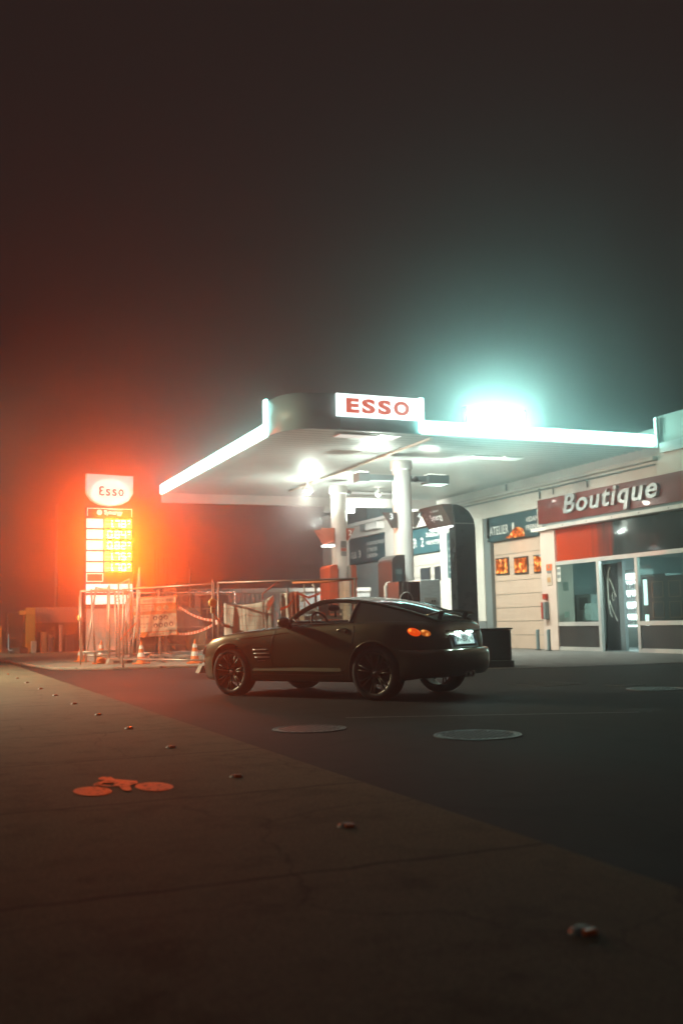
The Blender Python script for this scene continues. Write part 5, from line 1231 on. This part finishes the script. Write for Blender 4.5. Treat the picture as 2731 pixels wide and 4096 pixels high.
# lattice tower and small things beyond
sc_ = thing('scaffold', 'faint scaffold of thin tubes standing in the red glow', 'scaffold', (8.4,36,0))
mb = MB()
for x,z1 in ((8.0,3.77),(8.12,3.45),(8.32,3.5),(8.46,3.45),(8.62,3.5),(8.78,3.45)): mb.tube([(x,36.2,.06),(x,36.2,z1)], .022, 6)
mb.build('uprights', M_greycont, sc_)
MB().tube([(8.1,36.25,3.45),(8.8,36.25,3.45)], .022, 6).tube([(8.0,36.25,2.4),(8.8,36.25,2.4)], .022, 6).tube([(8.0,36.25,1.2),(8.8,36.25,1.2)], .022, 6).build('ledgers', M_greycont, sc_)
pl = thing('steel_post', 'single faint steel post right of the scaffold', 'post', (9.19,36,0)); MB().tube([(9.19,36,.06),(9.19,36,3.35)], .03, 8).build('shaft', M_greycont, pl)
tp = thing('topped_post', 'pale box on a post above the notice board', 'post box', (8.36,36,0)); MB().tube([(8.3,35.9,.06),(8.3,35.9,2.24)], .03, 8).build('pole', M_galv, tp); MB().box(8.2,8.52,35.8,35.98,2.25,2.48).build('box', mat('box_tan',(.5,.36,.25),.6), tp, bevel=.02)
dm = thing('covered_heap', 'rounded pale heap under a cover between the board and the poster', 'covered heap', (9.05,36,0))
MB().ball((9.05,36.3,1.0), .75, 16, 1.0).box(8.7,9.38,36.0,36.6,.06,1.2).build('cover', mat('cover_pale',(.30,.22,.20),.9,var=.1,scale=3), dm, smooth=True)
tn = thing('round_bin', 'round tan bin on the pavement behind the car nose', 'bin', (8.9,34.0,0))
MB().lathe([(.001,.06),(.30,.06),(.36,.85),(.34,.87),(.001,.87)], 24, 2, (8.75,33.5,0)).build('body', mat('bin_tan',(.30,.22,.13),.7,var=.1,scale=4), tn, smooth=True)
rl = thing('low_barrier', 'low grey rail lying right of the round bin', 'rail', (9.8,33.2,0)); MB().box(9.3,10.3,33.1,33.2,.38,.46).box(9.35,9.43,33.1,33.2,.06,.379).box(10.15,10.23,33.1,33.2,.06,.379).build('bars', M_greycont, rl)
# far left
fl = thing('far_wall', 'long low pale wall band beyond the pavement, far left', 'wall', (5.6,44.4,0))
MB().box(4.69,6.9,44.2,44.5,1.28,1.92).build('band', mat('far_pale',(.33,.25,.24),.8,var=.08,scale=2), fl)
MB().box(4.69,6.9,44.3,44.5,.06,1.279).build('lower', mat('far_dark',(.09,.05,.05),.8), fl)
for x0,x1,z1,lab,m in ((4.92,5.16,.90,'tan',mat('far_tan',(.40,.30,.18),.8)),(5.22,5.42,.80,'grey',mat('far_grey',(.18,.15,.16),.8)),(5.66,5.79,1.18,'white',mat('far_white',(.55,.46,.42),.7)),(5.93,6.3,.78,'dim grey',mat('far_grey',(.18,.15,.16),.8))):
    t = thing('pavement_post', lab+' upright slab before the far wall', 'post', ((x0+x1)/2,43.9,0), 0, 'uprights before the far wall'); MB().box(x0,x1,43.85,44.0,.06,z1).build('slab', m, t, bevel=.02)
ys = thing('ochre_pillar', 'ochre lit pillar with a short arm at the far left', 'pillar', (4.5,44,0))
MB().box(4.31,4.68,43.7,44.0,.06,1.91).box(4.05,4.309,43.75,43.95,1.62,1.80).build('pillar', mat('ochre',(.70,.36,.06),.7,var=.12,scale=3), ys, bevel=.02)
ws = thing('white_box', 'pale grey box at the foot of the ochre pillar', 'box', (4.58,43.4,0)); MB().box(4.48,4.68,43.2,43.5,.06,.55).build('case', M_white, ws, bevel=.02)
dk = thing('kiosk', 'dark kiosk with teal edge light at the far left', 'kiosk', (3.95,44,0))
MB().box(3.60,4.20,43.9,44.6,.30,1.72).build('body', mat('kiosk_dark',(.06,.03,.025),.6), dk, bevel=.03)
MB().box(3.63,3.66,43.86,43.895,.20,.85).box(3.661,3.80,43.86,43.895,.17,.21).build('edge_light', emat('teal_edge',(.12,.5,.55),.5), dk)
MB().box(3.7,4.2,43.95,44.5,.06,.299).build('plinth', M_dado, dk)
rdb = thing('red_crates', 'dull red crate at the foot of the dark kiosk', 'crate', (4.2,43.5,0)); MB().box(4.06,4.34,43.2,43.6,.06,.30).build('crate', mat('crate_red',(.25,.05,.03),.7), rdb, bevel=.02)
yb = thing('yellow_post', 'dim yellowish post at the left edge of the picture', 'post', (3.3,45,0)); MB().box(3.2,3.45,44.9,45.1,.06,1.2).build('slab', mat('ochre',(.70,.36,.06),.7), yb)
lm = thing('lamp_mast', 'faint tall mast rising behind the far wall', 'mast', (5.75,46,0)); MB().tube([(5.78,46,.06),(5.78,46,6.5)], .07, 10).build('shaft', M_greycont, lm, smooth=True)

# street lamp off to the left lights the lane and the near flank of the car
spot('street_and_fill_light', (-2.6, 24.6, 5.8), (2.9, 22.8, 0), 9500, (1.0,.86,.56), 124, .6, .10)

spot('street_and_fill_light', (-4.0, 12.0, 6.5), (.4, 8.6, 0), 330, (1.0,.88,.60), 70, .9, .10)  # added lamp, brightens the near lane and the cycle symbol
spot('street_and_fill_light', (-1.5, 40.5, 6.0), (4.3, 43.5, .4), 1800, (1.0,.82,.50), 90, .7, .10)

# ------------------------------------------------------------------ night haze
hz = MB().box(-45,60,-20,110,-1.0,17.0).build('haze', None) if False else None
me = bpy.data.meshes.new('haze'); tmp = MB().box(-30,48,-12,64,-1.0,15.0); me.from_pydata([tuple(v) for v in tmp.v], [], tmp.f)
hz = bpy.data.objects.new('haze', me); C.objects.link(hz); hz['kind'] = 'stuff'; hz['label'] = 'thin glowing night haze round the station'; hz['category'] = 'haze'
hm = bpy.data.materials.new('haze'); hm.use_nodes = True; n = hm.node_tree; n.nodes.clear()
o = n.nodes.new('ShaderNodeOutputMaterial'); pv_ = n.nodes.new('ShaderNodeVolumePrincipled')
pv_.inputs['Color'].default_value = (.93,.93,.93,1); pv_.inputs['Density'].default_value = 0.014; pv_.inputs['Anisotropy'].default_value = 0.930
n.links.new(pv_.outputs[0], o.inputs['Volume']); me.materials.append(hm); hm.cycles.volume_sampling = 'EQUIANGULAR'

# dim emitters need no light sampling of their own; one-sided lamps are sampled on their front
for nm in ('letter_red','oval_red','lit_numeral','line_lit','added_strip_lens','uplight','sign_face_lit','head_lit','oval_rim','oval_lit','lit_panel','digit_bloom_back','panel_strip','arch_strip','amber_pane','tail_orange','tail_amber','plate_lamp','warm_window'):
    if nm in bpy.data.materials: bpy.data.materials[nm].cycles.emission_sampling = 'NONE'
for nm in ('digit_led','flood_lens'): bpy.data.materials[nm].cycles.emission_sampling = 'FRONT'
